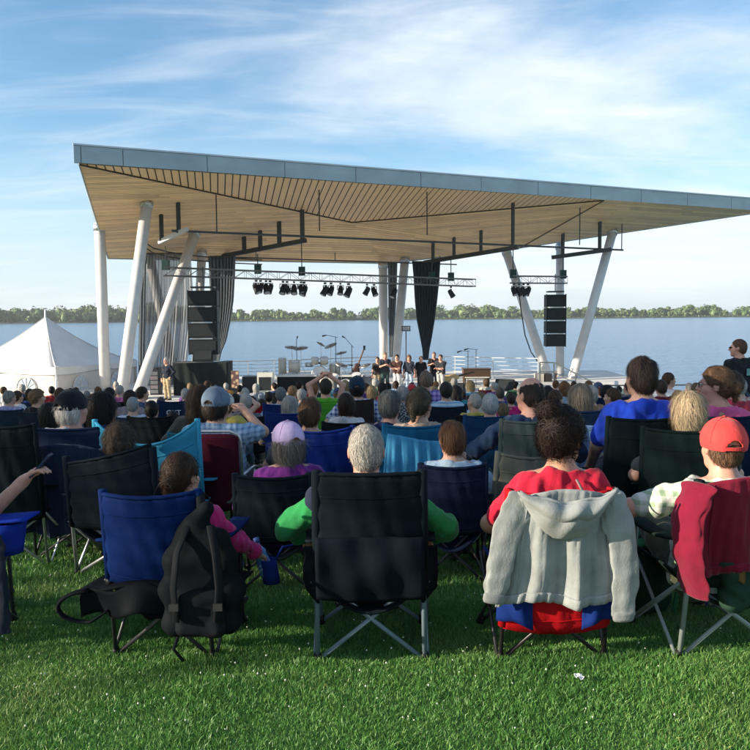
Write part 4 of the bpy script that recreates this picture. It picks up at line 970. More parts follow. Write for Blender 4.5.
def m_hair(style, seed=0, h=.007, strands=1500, capped=False):
    key = (style, seed, h, strands, capped)
    if key in HAIRC: return HAIRC[key]
    F = Field((-.2, -.24, -.36), (.2, .16, .24), h); t = {'short': .009, 'crop': .005, 'bald': .004, 'curly': .024, 'bob': .02, 'long': .018, 'bun': .019, 'messy': .017, 'capfringe': .012, 'pony': .012}[style]
    F.ell((0, -.018, .028), (.076+t, .096+t, .092+t), .02); nape = -.085
    if style in ('short', 'crop', 'messy', 'curly', 'bald', 'capfringe'): F.ell((0, -.05, -.02), (.068+t*.6, .058+t*.6, .075), .03)
    if style == 'bob': F.ell((0, -.035, -.04), (.098, .088, .125), .03); nape = -.16
    if style == 'long': F.ell((0, -.05, -.05), (.095, .075, .13), .04); F.cap((-.04, -.065, -.10), (-.05, -.085, -.24), .055, .035, .04); F.cap((.04, -.065, -.10), (.05, -.085, -.25), .055, .035, .04); nape = -.4
    if style == 'bun': F.ell((0, -.06, -.02), (.07, .05, .07), .03); F.ell((-.03, -.075, .125), (.055, .052, .048), .012)
    if style == 'pony': F.ell((0, -.06, -.02), (.07, .05, .07), .03); F.ell((.0, -.12, -.015), (.035, .035, .045), .01); F.cap((0, -.125, -.03), (0, -.125, -.12), .026, .012, .02)
    if style == 'curly':
        r = np.random.default_rng(seed)
        for k in range(70):
            d = r.normal(size=3); d /= np.linalg.norm(d)
            if d[1] > .55: continue
            F.ell(A3((0, -.025, .015))+d*A3((.092, .108, .105)), (r.uniform(.014, .026),)*3, .008)
    if style == 'capfringe': F.ell((0, -.04, -.03), (.088, .075, .085), .03)
    if style in ('bob', 'long'): F.cut((0, 1, .0), (0, .035, 0)) if False else None
    # hairline: keep what lies behind the line from forehead to nape
    if style in ('bob', 'long'):
        F.ell((0, .10, -.055), (.068, .085, .11), sub=True); F.cut((0, .3, -1), (0, 0, nape))
    else:
        fz, ny, nz = .075, -.05, {'bun': -.085, 'curly': -.10, 'capfringe': -.11, 'pony': -.09}.get(style, -.075)
        d = A3((0, ny-.085, nz-fz)); n = A3((0, -d[2], d[1])); F.cut(n, (0, .085, fz)); F.cut((0, .2, -1), (0, -.08, nz-.02))
        for s in (-1, 1): F.ell((s*.085, .005, -.02), (.02, .022, .034), sub=True)
    if capped: F.cut((0, .15, 1), (0, -.05, .012))
    if style == 'bald': F.cut((0, .35, 1), (0, -.02, .062))
    V, Q = F.nets(); Nn = vnormals(V, Q); V = V+Nn*wrinkle(V, seed, .007 if style != 'crop' else .003, 70, (1, 1, .3))[:, None]
    L_, w, cu, li = {'short': (.038, .0028, .002, .8), 'crop': (.016, .0022, 0, 1.1), 'bald': (.010, .002, 0, .6), 'curly': (.045, .003, .011, 1.5), 'bob': (.08, .003, .002, .3), 'long': (.10, .003, .003, .3), 'bun': (.05, .003, .007, 1.0), 'messy': (.06, .003, .006, 1.0), 'capfringe': (.045, .003, .003, .4), 'pony': (.04, .0028, .001, .3)}[style]
    v2, f2 = ribbons(V, Nn, strands, seed+1, L_, w, (0, -.25, -1) if style not in ('bun', 'pony') else (0, -.6, .35), li, cu)
    v3, f3 = ribbons(V, Nn, strands//14, seed+2, L_*1.3+.008, w*.5, (0, -.2, -.8), 1.1, cu+.002)
    m = np_mesh('hair', np.concatenate([V, v2, v3]), np.concatenate([Q, f2+len(V), f3+len(V)+len(v2)])); HAIRC[key] = m; return m
CAPC = {}
def m_cap(parts=True):
    if 'c' in CAPC: return CAPC['c']
    F = Field((-.13, -.16, -.05), (.13, .24, .17), .005)
    F.ell((0, -.018, .026), (.100, .122, .114), .004); F.ell((0, -.018, .016), (.090, .112, .107), sub=True); F.cut((0, .05, -1), (0, 0, -.002))
    F.cap((0, -.145, -.004), (0, -.125, .010), .042, .036, sub=True); crown = to_mesh('crown', F, 4, .002, 30)
    B = Field((-.13, -.02, -.05), (.13, .24, .1), .005); B.ell((0, .10, .012), (.076, .11, .05), .004); B.ell((0, .10, .004), (.096, .12, .05), sub=True); B.cut((0, -1, 0), (0, .06, 0)); brim = to_mesh('brim', B)
    s = MB().sheet(lambda u_, v_: (.05*(u_*2-1), -.018-.118*math.sqrt(max(0, 1-(.05*(u_*2-1)/.1)**2)), .0+.016*v_), 8, 1, .004).mesh('strap')
    b = MB().lathe([(.010, 0), (.008, .006), (.002, .008)], 8, Matrix.Translation((0, -.018, .139))).mesh('button', True)
    se = MB()
    for q in range(6):
        a = q*math.pi/3+.5; pts = [(.101*math.cos(a)*math.sin(k), -.018+.123*math.sin(a)*math.sin(k), .026+.115*math.cos(k)) for k in np.linspace(.08, 1.55, 8)]
        if math.sin(a) < -.9: continue
        se.tube(pts, .0016, 4)
    CAPC['c'] = (crown, brim, s, b, se.mesh('seam')); return CAPC['c']
SKIN = {'fair': (.52, .30, .21), 'pink': (.55, .29, .21), 'tan': (.40, .22, .14), 'brown': (.2, .1, .06)}
def add_eyes(root, J, body):
    for s in (-1, 1):
        c = J.hc+J.R@A3((s*.032, .092, .005)); e = MB().lathe([(.001, -.0115), (.008, -.008), (.0115, 0), (.008, .008), (.001, .0115)], 10, Matrix.Translation(c)); o = link('eye', e, mat('plastic', (.6, .6, .58), .2), root, True)
        c2 = J.hc+J.R@A3((s*.032, .1015, .005)); link('iris', MB().lathe([(.001, -.005), (.0045, -.002), (.0045, .002), (.001, .005)], 8, Matrix.Translation(c2)), mat('plastic', (.05, .03, .02), .2), o, True)
def add_headwear(root, J, hair, cap=None, hstr=1500, hh=.007, seed=0):
    R4 = Matrix.Translation(Vector(J.hc)) @ Matrix([list(r) for r in J.R]).to_4x4() @ Matrix.Scale(HS, 4)
    if hair:
        o = link('hair', m_hair(hair[0], seed, hh, hstr, cap is not None), mat('hair', hair[1]), root); o.matrix_basis = R4
    if cap:
        c = link('cap', m_cap()[0], mat('cloth', cap), root); c.matrix_basis = R4
        for nm, me in zip(('brim', 'strap', 'button', 'seam'), m_cap()[1:]): link(nm, me, mat('cloth', tuple(x*.8 for x in lin(cap))) if nm != 'brim' else mat('cloth', cap), c)
TOP0 = {}
def htop0(rec, stand=False):
    J = pose(p=0.42 if not stand else .93, rec=rec, stand=stand); return J.hc[2]+.132-(0.42 if not stand else .93)
def person(label, px, top, Y, hair, shirt, pants=((.03, .035, .05), 'long'), skin='fair', rz=0., res=.0095, cap=None, seed=0, group=None, eyes=False, hairstr=1500, shoes=(.03, .03, .03), stand=False, ground=None, hem=None, X=None, shirtmat=None, name='person', cat='person', **kw):
    """shirt=(material or colour, sleeve)"""
    g0 = gz(Y) if ground is None else ground; rec = kw.get('rec', .22 if not stand else .02); kw['rec'] = rec
    zt_ = pixY(px if px is not None else 375, top, Y).z-g0; k0 = htop0(rec, stand); sc = 1.
    if stand: sc = zt_/(.93+k0); p = .93
    else:
        p = zt_-k0
        if p < .33: sc = max(.6, zt_/(.33+k0)); p = .33
        if p > .50: sc = min(1.12, zt_/(.50+k0)); p = .50
    J = pose(p=p, stand=stand, **kw)
    off = Matrix.Rotation(rz, 3, 'Z') @ Vector((J.hc[0], J.hc[1], 0))*sc
    x = colX(px, Y, zt_+g0-.12) if X is None else X
    root = thing(name, label, cat, (x-off.x, Y-off.y, g0), rz, group, sc)
    b = link('body', m_body(J, res), mat('skin', SKIN.get(skin, skin)), root)
    sm = shirt[0] if not isinstance(shirt[0], (tuple, str)) else mat('cloth', shirt[0])
    link('shirt', m_shirt(J, res, shirt[1], seed, hem=(-.06 if hem is None else hem)), sm, root)
    link('trousers', m_pants(J, res, pants[1], seed+3), mat('cloth', pants[0]) if isinstance(pants[0], (tuple, str)) else pants[0], root)
    for s in (-1, 1): link('shoe', m_shoe(J, s, .009), mat('plastic', shoes), root)
    add_headwear(root, J, hair, cap, hairstr, .006 if res < .012 else .01, seed)
    if eyes: add_eyes(root, J, b)
    return root, J, sc
# ------------------------------------------------------------------ camping chairs
def tubep(name, pts, r, m, root, n=7): return link(name, MB().tube(pts, r, n), m, root, True)
CHM = {}
def chair(label, px, Y, py_top=None, w=.50, seat=.32, bh=.88, back=(.012, .02, .03), seatc=None, frame=(.03, .03, .035), rz=0., bbot=.36, sag=.05, dip=.015, arms=True, group='folding camping chairs on the lawn', pouch=None, tilt=0., X=None, name='camping_chair', cat='chair', r=.011, fmetal=False, lean=.10, mesh_key=None, nylon=True):
    g0 = gz(Y); yb = Y-.25
    if py_top is not None: bh = min(1.05, max(.55, pixY(px, py_top, yb).z-g0))
    x = colX(px, yb, g0+bh*.7)+0.25*math.sin(-rz)*0 if X is None else X
    off = Matrix.Rotation(rz, 3, 'Z') @ Vector((0, -.25, 0))
    root = thing(name, label, cat, (x-off.x, yb-off.y, g0), rz, group)
    fm = mat('metal', frame) if fmetal else mat('paint', frame); sdip = max(.08, .44-seat-.05-.03) if seat < .36 else .085; seat = max(seat, .35); bm_ = mat('nylon', back); sm_ = mat('nylon', seatc or back); hw = w/2
    key = (w, round(seat, 2), round(bh, 2), bbot, sag, dip, arms, tilt, r, lean)
    if key in CHM:
        for nm, me, kind in CHM[key]: link(nm, me, {'f': fm, 'b': bm_, 's': sm_, 'k': mat('plastic', (.01, .01, .01))}[kind], root)
    else:
        L0 = []
        def add(nm, me, kind): L0.append((nm, me, kind)); link(nm, me, {'f': fm, 'b': bm_, 's': sm_, 'k': mat('plastic', (.01, .01, .01))}[kind], root)
        T = {s: Vector((s*hw, -.22-lean*1.0, bh-s*tilt)) for s in (-1, 1)}; B = {s: Vector((s*(hw+.015), -.20, .012)) for s in (-1, 1)}; FF = {s: Vector((s*(hw+.03), .28, .012)) for s in (-1, 1)}
        at_ = lambda s, z: B[s].lerp(T[s], z/bh)
        for s in (-1, 1):
            add('post', MB().tube([B[s], T[s]], r, 7).mesh('post', True), 'f')
            if arms: add('front_post', MB().tube([FF[s], Vector((s*(hw+.04), .22, .58))], r, 7).mesh('front_post', True), 'f')
            add('leg', MB().tube([B[s], Vector((-s*(hw-.01), -.18, seat+.04))], r*.9, 7).mesh('leg', True), 'f')
            add('leg', MB().tube([FF[s], Vector((-s*(hw-.01), .24, seat+.04))], r*.9, 7).mesh('leg', True), 'f')
            add('side_strut', MB().tube([B[s]+Vector((s*.012, 0, 0)), Vector((s*(hw+.035), .25, seat+.05))], r*.8, 6).mesh('side_strut', True), 'f')
            add('side_strut', MB().tube([FF[s]+Vector((s*.02, 0, 0)), at_(s, seat+.05)+Vector((s*.02, 0, 0))], r*.8, 6).mesh('side_strut', True), 'f')
            for q in (B[s], FF[s]): add('foot', MB().lathe([(r*1.6, -.01), (r*1.7, .02), (r*1.2, .04)], 8, Matrix.Translation(q)).mesh('foot', True), 'k')
            add('hub', MB().lathe([(r*1.8, -.02), (r*1.8, .02)], 8, Matrix.Translation(at_(s, seat+.04))).mesh('hub', True), 'k')
            if arms:
                a0 = at_(s, .60); a1 = Vector((s*(hw+.04), .23, .585))
                add('armrest', MB().sheet(lambda u_, v_: a0.lerp(a1, u_)+Vector((s*(v_-.4)*.09, 0, -.03*math.sin(math.pi*u_))), 10, 3, .012).mesh('armrest', True), 'b')
        def fb(u_, v_):
            z0 = bbot; l, r_ = at_(-1, z0+(T[-1].z-z0)*v_), at_(1, z0+(T[1].z-z0)*v_); p = l.lerp(r_, u_); c = 4*u_*(1-u_)
            wr_ = .006*math.sin(u_*31+v_*9)*c+.004*math.sin(v_*27+u_*5)
            return p+Vector((0, -sag*c*(.6+.4*math.sin(math.pi*(1-v_)))+wr_-.012, -dip*c*v_*v_-.02*c*(1-v_)))
        add('back_panel', MB().sheet(fb, 18, 16, .010).mesh('back_panel', True), 'b')
        for s in (-1, 1): add('back_sleeve', MB().tube([at_(s, bbot+.01), at_(s, (bbot+bh)/2), T[s]+Vector((0, 0, .012))], [r*1.9, r*1.9, r*2.0], 8).mesh('back_sleeve', True), 'b')
        hemp = [Vector(fb(i/12, 1)) for i in range(13)]; add('top_hem', MB().tube(hemp, .011, 6).mesh('top_hem', True), 'b')
        for vv_ in (.80, .10): add('seam', MB().tube([Vector(fb(.03+.94*i/14, vv_))+Vector((0, -.006, 0)) for i in range(15)], .0035, 5).mesh('seam', True), 'b')
        def fs(u_, v_):
            l = at_(-1, seat+.05).lerp(Vector((-(hw+.02), .27, seat+.07)), v_); r_ = at_(1, seat+.05).lerp(Vector((hw+.02, .27, seat+.07)), v_); c = 4*u_*(1-u_); return l.lerp(r_, u_)-Vector((0, 0, sdip*c))
        add('seat', MB().sheet(fs, 14, 10, .012).mesh('seat', True), 's'); CHM[key] = L0
    return root, x, bh
def lawn_chair(label, px, Y, py_top, w, fabric, frame, rz=0):
    g0 = gz(Y); yb = Y-.25; bh = pixY(px, py_top, yb).z-g0; root = thing('lawn_chair', label, 'chair', (colX(px, yb, g0+.6), Y, g0), rz); hw = w/2; fm = mat('metal', frame)
    tl = lambda z: -.18-.14*(z/bh)
    pts = [(-hw, tl(.3), .3), (-hw, tl(bh-.08), bh-.08), (-hw+.02, tl(bh-.025), bh-.025), (-hw+.08, tl(bh), bh), (hw-.08, tl(bh), bh), (hw-.02, tl(bh-.025), bh-.025), (hw, tl(bh-.08), bh-.08), (hw, tl(.3), .3)]
    tubep('back_frame', pts, .014, fm, root, 8)
    link('back_panel', MB().sheet(lambda u_, v_: (-hw+.012+(w-.024)*u_, tl(.33+(bh-.35)*v_)-.02-.03*math.sin(math.pi*u_), .33+(bh-.345)*v_-(.03*(2*u_-1)**6 if v_ > .95 else 0)), 14, 12, .01), mat('nylon', fabric), root, True)
    link('seat', MB().sheet(lambda u_, v_: (-hw+w*u_, -.2+.5*v_, .34-.04*math.sin(math.pi*u_)), 10, 8, .012), mat('nylon', fabric), root, True)
    for s in (-1, 1):
        tubep('arm', [(s*hw, tl(.6), .6), (s*(hw+.04), .1, .6), (s*(hw+.04), .26, .57), (s*(hw+.03), .3, .012)], .013, fm, root); tubep('leg', [(s*(hw+.03), .22, .55), (s*(hw+.02), -.3, .012)], .013, fm, root)
    tubep('cross_bar', [(-hw-.03, -.29, .05), (hw+.03, -.29, .05)], .012, fm, root)
    return root

# ------------------------------------------------------------------ garments and bags that hang on the chairs (modelled in their own frame, back of chair faces -Y)
def fold(u_, v_, f=5, ph=0.):
    """soft valleys with sharper ridges, wandering and dying out upwards"""
    a = u_*f*6.283+ph+.9*math.sin(v_*2.6+u_*4+ph); b = u_*f*1.7*6.283+1.7*ph-v_*2.2+.6*math.sin(u_*9)
    return .75*(1-2*abs(math.sin(a/2))**.8)+.35*(1-2*abs(math.sin(b/2)))+.15*math.sin(u_*f*5*6.283+v_*5)
def hang_sleeve(pts, r, seed, n=22, flat=.26):
    pts = [Vector(p) for p in pts]; m = MB(); P = []; rr = []; K = 34
    for i in range(K):
        t = i/(K-1)*(len(pts)-1); k = min(int(t), len(pts)-2); f = t-k; f2 = f*f*(3-2*f) if len(pts) > 3 else f; P.append(pts[k].lerp(pts[k+1], f)); s = i/(K-1)
        rr.append((r[0]+(r[1]-r[0])*s)*(1+.05*math.sin(i*.9+seed)+.04*math.sin(i*.43+seed*2)))
    rr[0] *= .6; rr[-1] *= .96; rr[-3] *= .9; m.tube(P, rr, n, True, flat)
    v = []
    for q, p in enumerate(m.v):                      # lengthwise and slanting folds
        i, j = divmod(q, n); a = 6.283*j/n; c = P[min(i, K-1)]; d = Vector(p)-c
        w = .6*(.16*math.sin(a*5+i*.16+seed)+.10*math.sin(a*3-i*.33+seed*1.7)+.10*math.sin(i*1.1+a*2+seed)); v.append(tuple(c+d*(1+w*(.4 if i in (0, K-1) else 1))))
    m.v = v; return m
def sv(o):   # subdivide-smooth a small mesh part
    md = o.modifiers.new('smooth', 'SUBSURF'); md.levels = 1; md.render_levels = 1; return o
# ------------------------------------------------------------------ the two nearest rows: people, their chairs and what hangs on them
GREY, WHT, BRN, DKB, BLK_H, BLD, GNG = (.30, .30, .29), (.5, .5, .48), (.085, .048, .024), (.035, .02, .012), (.010, .008, .008), (.34, .25, .13), (.2, .09, .035)
NAVY, BLACKC, GREENB, ROYAL = (.012, .022, .06), (.010, .014, .017), (.010, .024, .024), (.012, .04, .30)
DEN = (.05, .08, .14); KH = (.30, .24, .15); SIL = (.55, .57, .6)
def seath(J, sc): return max(.18, J.P[2]*sc-.115)
# 1 blue chair
r1, J1, s1 = person('person with curly brown hair and a magenta jacket in the royal-blue-backed chair', 182, 453, 3.90, ('pony', (.034, .020, .012)), ((.50, .02, .15), 'long'), (DEN, 'long'), rz=-.12, seed=11, fem=True, yaw=-.25, wl=(-.24, .2, .45), wr=(.33, .30, .44), pole=(1, -.15, -1), hairstr=4200, res=.009)
c1, _, _ = chair('folding chair with royal blue back and wide black seat skirt', 157, 3.93, 489, w=.45, seat=seath(J1, s1), back=(.003, .014, .075), seatc=(.006, .008, .010), frame=(.02, .022, .024), rz=-.10, bbot=.40, sag=.07, tilt=-.004)
link('seat_skirt', MB().sheet(lambda u_, v_: (-.36+.72*u_, -.30+.06*math.sin(u_*11)*v_-.10*math.sin(math.pi*u_), .40-.13*v_-.035*math.cos(u_*6.28)+.015*math.sin(u_*17)), 26, 8, .012), mat('nylon', (.006, .008, .010)), c1, True)
link('seat_skirt', MB().sheet(lambda u_, v_: (-.36+.72*u_, -.30-.10*math.sin(math.pi*u_)+.42*v_, .40-.035*math.cos(u_*6.28)-.03*v_), 26, 8, .012), mat('nylon', (.006, .008, .010)), c1, True)
link('strap', MB().tube([(-.30-.14*math.sin(t_*.2)*(1 if t_ < 16 else 1), -.33-.03*math.sin(t_*.2), .30+.075*math.cos(t_*.2)) if t_ < 16 else (-.30+.012*(t_-15), -.345, .225+.008*(t_-15)) for t_ in range(24)], [.026-.0005*t_ for t_ in range(24)], 8, True, .4), mat('nylon', (.006, .008, .010)), c1, True)
# backpack
bp = thing('backpack', 'black backpack hung over the blue chair back by its straps', 'backpack', tuple(c1.matrix_basis @ Vector((.265, -.41, .22))), c1.rotation_euler.z+.1)
F = Field((-.25, -.2, -.06), (.25, .2, .62), .011)
for z, w_, d_ in ((.06, .135, .065), (.2, .14, .075), (.34, .125, .065), (.44, .095, .05)): F.cap((-w_+.02, 0, z), (w_-.02, 0, z), d_, d_, .07)
F.cap((-.03, .02, .5), (.02, .03, .56), .05, .04, .06)
link('main_compartment', to_mesh('main_compartment', F, 3, .008, 17), mat('nylon', (.007, .009, .011)), bp)
F = Field((-.22, -.22, -.04), (.22, .1, .32), .011)
for z in (.05, .12, .19): F.cap((-.07, -.062, z), (.07, -.062, z), .04, .04, .04)
link('front_pocket', to_mesh('front_pocket', F, 5, .008, 22), mat('nylon', (.009, .011, .013)), bp)
for s in (-1, 1):
    link('strap', MB().tube([(s*.05, -.03, .50), (s*.085, -.10, .40), (s*.10, -.115, .25), (s*.09, -.12, .1)], .019, 8, True, .35), mat('nylon', (.012, .014, .016)), bp, True)
    link('buckle', MB().box((s*.095, -.135, .17), (.04, .012, .03)), mat('plastic', (.03, .03, .03)), bp)
link('strap', MB().tube([(0, .02, .55), (-.02, .10, .62), (-.01, .17, .58)], .02, 8, True, .4), mat('nylon', (.012, .014, .016)), bp, True)
link('strap', MB().tube([(-.1, 0, .03), (-.14, .02, -.08), (-.10, .03, -.14)], .008, 6), mat('nylon', (.012, .014, .016)), bp, True)

# 2 centre: big dark chair
r2, J2, s2 = person('person with short grey hair, green sleeves and navy vest in the big black chair', 366, 424, 3.86, ('crop', (.36, .35, .32)), ((.02, .22, .06), 'long'), (NAVY, 'long'), skin='pink', seed=21, fat=1.14, wl=(-.345, .2, .49), wr=(.345, .2, .49), pole=(1, -.3, -.35), hairstr=4200, res=.009, yaw=.05)
link('vest', m_shirt(J2, .011, 'none', 22, e=.026), mat('cloth', (.012, .02, .045)), r2)
c2, _, bh2 = chair('big black folding chair with storage pouch and grey steel crossed legs', 370, 3.86, 471, w=.475, seat=seath(J2, s2), back=(.006, .010, .014), frame=(.13, .18, .22), sag=.045, bbot=.40, r=.0125, dip=.0, lean=.08)
z0, z1 = .35, .64
link('storage_pouch', MB().sheet(lambda u_, v_: (-.245+.49*u_, -.30-.035*math.sin(math.pi*v_)-.035*v_-.006*math.sin(u_*21+v_*3)-.006*math.sin(u_*8-v_*6), z0+(z1-z0)*v_-.02*math.sin(math.pi*u_)*(1-v_)), 26, 14, .012), mat('nylon', (.005, .008, .012)), c2, True)
for s in (-1, 1):
    link('side_pouch', MB().sheet(lambda u_, v_: (s*(.24+.075*u_), -.28+.15*u_+.02*math.sin(v_*8), .58-.04*u_-.27*v_*(1-.25*u_)), 8, 12, .012), mat('nylon', (.005, .008, .011)), c2, True)
# 3 red chair with hoodie
r3, J3, s3 = person('person with dark curly hair tied in a bun, crimson top, by the grey hoodie', 562, 410, 3.86, ('bun', (.014, .009, .007)), ((.42, .012, .035), 'short'), (DEN, 'long'), skin='tan', seed=31, fem=True, yaw=-.55, hairstr=4200, res=.009, wl=(-.25, .25, .5), wr=(.25, .25, .5), rec=.18)
link('bag_strap', MB().tube([Vector(J3.nb)+Vector((.055, -.09, .0)), Vector(J3.nb)+Vector((.10, -.145, -.10)), Vector(J3.nb)+Vector((.05, -.15, -.22))], .011, 6, True, .4), mat('nylon', (.25, .18, .17)), r3, True)
c3, x3, _ = chair('folding chair with red back and blue side pockets under the grey hoodie', 556, 3.86, 488, w=.46, seat=seath(J3, s3), back=(.42, .008, .012), seatc=(.01, .03, .16), frame=(.02, .016, .018), bbot=.17, sag=.05, rz=.03, arms=False)
for s in (-1, 1):
    link('side_pocket', MB().sheet(lambda u_, v_: (s*(.115+.155*u_), -.292-.025*math.sin(math.pi*u_)*v_-.008*math.sin(u_*11+v_*5)+.05*u_*u_, .44-(.255-.035*u_-.03*math.sin(math.pi*u_))*v_), 14, 10, .014), mat('nylon', (.008, .025, .14)), c3, True)
def garment(label, cat, root, top, hem, wt, wb, colour, sleeves, name, hood=False, seed=1, hemband=True, xo=0., amp=.02, back=.30, folds=3.5, gap=0.):
    g = thing(name, label, cat, tuple(root.matrix_basis @ Vector((xo, -back, hem))), root.rotation_euler.z); m = mat('cloth', colour); o = Vector((xo, -back, hem))
    yb = lambda z: -(.225+.11*(z/.88))-.05-gap
    def fn(u_, v_):
        if v_ < .12: t = v_/.12; a = t*math.pi/2; y = yb(top)+.10*(1-math.sin(a)); z = top-.06*(1-math.cos(math.pi/2-a))+.0; sp = .94
        else: t = (v_-.12)/.88; z = top-(top-hem)*t; y = yb(z); sp = 1
        t = max(0, (v_-.12)/.88); w = (wt+(wb-wt)*t); sh = .05*(2*u_-1)**2*(1-t)
        fo = fold(u_, v_, folds, seed)*amp*(.25+.9*t)
        return Vector((xo+(u_-.5)*w+.012*math.sin(v_*7+seed)*t, y-fo-.03*math.sin(math.pi*u_), z-sh-.018*math.sin(u_*9+seed)*t))-o
    link('body_panel', MB().sheet(fn, 56, 40, .008), m, g, True)
    for s_ in (-1, 1): link('seam', MB().tube([fn(.5+s_*.36, .14+.8*q_/14)+Vector((0, -.006, 0)) for q_ in range(15)], .0025, 5), m, g, True)
    if hemband: link('hem_band', MB().sheet(lambda u_, v_: fn(.015+.97*u_, .925+.075*v_)+Vector((0, -.008, 0)), 56, 3, .008), m, g, True)
    for k, (pts, rr) in enumerate(sleeves):
        e0, e1 = Vector(pts[-2])-o-Vector((0, gap, 0)), Vector(pts[-1])-o-Vector((0, gap, 0)); dd = (e1-e0).normalized(); hood and link('cuff', MB().tube([e1-dd*.035, e1-dd*.02, e1, e1+dd*.012], [rr[1]*.9, rr[1]*.97, rr[1]*.95, rr[1]*.85], 18, True, .34), mat('cloth', tuple(x*.8 for x in lin(colour))), g, True)
        sv(link('sleeve', hang_sleeve([Vector(p)-o-Vector((0, gap, 0)) for p in pts], rr, seed+k*3), m, g, True))
    if hood:
        def hd(k_, dep, bul):
            def fn2(u_, v_):
                q = 2*u_-1; c = (1-q*q); zt2 = top-.005-.045*c+k_*.0; z = zt2-(dep*c**.75+.012)*v_
                return Vector((xo+q*(.215-.02*v_), yb(z)-.012-bul*c**.8*math.sin(math.pi*(.12+.82*v_))-.008*math.sin(u_*23+v_*4)*c+k_, z-.006*math.sin(u_*17+v_*3)))-o
            return fn2
        link('hood', MB().sheet(hd(0, .165, .085), 40, 16, .014), m, g, True); link('hood', MB().sheet(hd(-.03, .085, .075), 40, 10, .014), m, g, True)
        rim = hd(-.03, .085, .075); link('hood_rim', MB().tube([rim(i/24, 0) for i in range(25)], .011, 7), m, g, True)
    return g
garment('light grey hooded sweatshirt draped over the red chair back', 'hoodie', c3, .872, .335, .46, .60, (.255, .275, .27), [([(-.185, -.37, .85), (-.25, -.375, .70), (-.285, -.36, .52), (-.31, -.335, .36)], (.07, .05)), ([(.185, -.37, .85), (.245, -.385, .68), (.27, -.375, .48), (.275, -.345, .27)], (.07, .052))], 'grey_hoodie', hood=True, seed=2, folds=2.8, amp=.032, gap=.03)
# 4 red cap at the right
r4, J4, s4 = person('person in a faded red baseball cap and plaid shirt with one bare arm out', 722, 420, 3.88, ('crop', (.13, .075, .045)), (mat('plaid', (.62, .62, .58), c2=(.25, .36, .22), f=115.), 'short'), ((.05, .055, .03), 'short'), skin='pink', seed=41, fat=1.1, cap=(.60, .055, .05), yaw=-.06, wl=(-.64, .16, .62), wr=(.3, .25, .5), pole=(1, -.6, -.5), res=.009, rz=.08)
c4, _, _ = chair('folding chair with pale grey crossed legs under the maroon jacket', 741, 3.90, 478, w=.50, seat=seath(J4, s4), back=(.010, .02, .016), frame=(.22, .26, .25), rz=.12, sag=.05, bbot=.38, r=.0125)
garment('maroon fleece jacket draped over the chair of the red-capped person', 'jacket', c4, .915, .46, .62, .56, (.165, .006, .024), [([(-.27, -.37, .885), (-.345, -.40, .74), (-.34, -.39, .56), (-.27, -.36, .36)], (.09, .078)), ([(.2, -.36, .86), (.27, -.38, .66), (.25, -.36, .4)], (.08, .065))], 'maroon_jacket', seed=7, xo=.0, amp=.028, folds=2.6)
g = thing('cloth_bundle', 'olive cloth bundle hanging under the maroon jacket', 'cloth', tuple(c4.matrix_basis @ Vector((-.07, -.30, .30))), c4.rotation_euler.z); F = Field((-.16, -.15, -.1), (.2, .15, .3), .011)
F.cap((0, 0, .02), (-.02, 0, .18), .065, .05, .03); F.cap((.03, 0, .05), (.09, .02, .2), .05, .05, .04); link('bundle', to_mesh('bundle', F, 8, .02, 26), mat('nylon', (.02, .045, .03)), g); link('lining', MB().sheet(lambda u_, v_: (-.03+.06*u_, -.06+.01*math.sin(u_*8), .15+.10*v_-.05*u_), 6, 6, .01), mat('nylon', (.16, .09, .03)), g, True)
# green pack on the grass between chairs 3 and 4
def floor_bag(label, px, Y, w, h, d, col, top=None, name='bag', cat='bag', rz=0., print_=None):
    x = colX(px, Y, gz(Y)+.2); g = thing(name, label, cat, (x, Y, gz(Y)), rz); F = Field((-w, -d, -.03), (w, d, h+.08), .012); a = w*.5
    for z in (.25, .55, .85): q = d*.36*(1.15-z*.35); F.cap((-a+q, 0, h*z*.92), (a-q, 0, h*z*.92), q, q*.95, .08)
    F.cut((0, 0, -1), (0, 0, .0)); link('main_compartment', to_mesh('main_compartment', F, int(px), .014, 19), print_ or mat('nylon', col), g)
    link('handle', MB().tube([(-.06, 0, h*.86), (-.04, -.01, h+.0), (.04, -.01, h+.01), (.06, 0, h*.86)], .012, 7), mat('nylon', top or col), g, True)
    link('flap', MB().sheet(lambda u_, v_: ((u_-.5)*w*.9, -d*.36+d*.5*v_, h*.9-.02*(2*u_-1)**2+.02*math.sin(math.pi*v_)), 10, 6, .014), mat('nylon', top or col), g, True)
    link('strap', MB().tube([(w*.3, -d*.3, h*.8), (w*.5, -d*.45, h*.45), (w*.42, -d*.4, .05)], .012, 6, True, .4), mat('nylon', top or col), g, True); return g
floor_bag('dark green rucksack standing on the grass behind the grey hoodie', 647, 4.35, .25, .46, .30, (.010, .03, .018), (.03, .13, .06), 'rucksack', 'backpack')
floor_bag('blue and yellow floral bag on the grass under the maroon-jacket chair', 728, 4.55, .42, .14, .28, (.02, .04, .1), None, 'floral_bag', 'bag', 0, mat('print', (.02, .05, .14), c2=(.45, .45, .15), f=22.))
g = thing('paper_scrap', 'small torn white paper lying on the grass', 'paper', tuple(pixZ(579, 676, .035))); link('sheet', MB().sheet(lambda u_, v_: ((u_-.5)*.035, (v_-.5)*.04, .010*math.sin(u_*7)*math.cos(v_*5)), 5, 5, .002), mat('paint', (.6, .62, .65)), g)
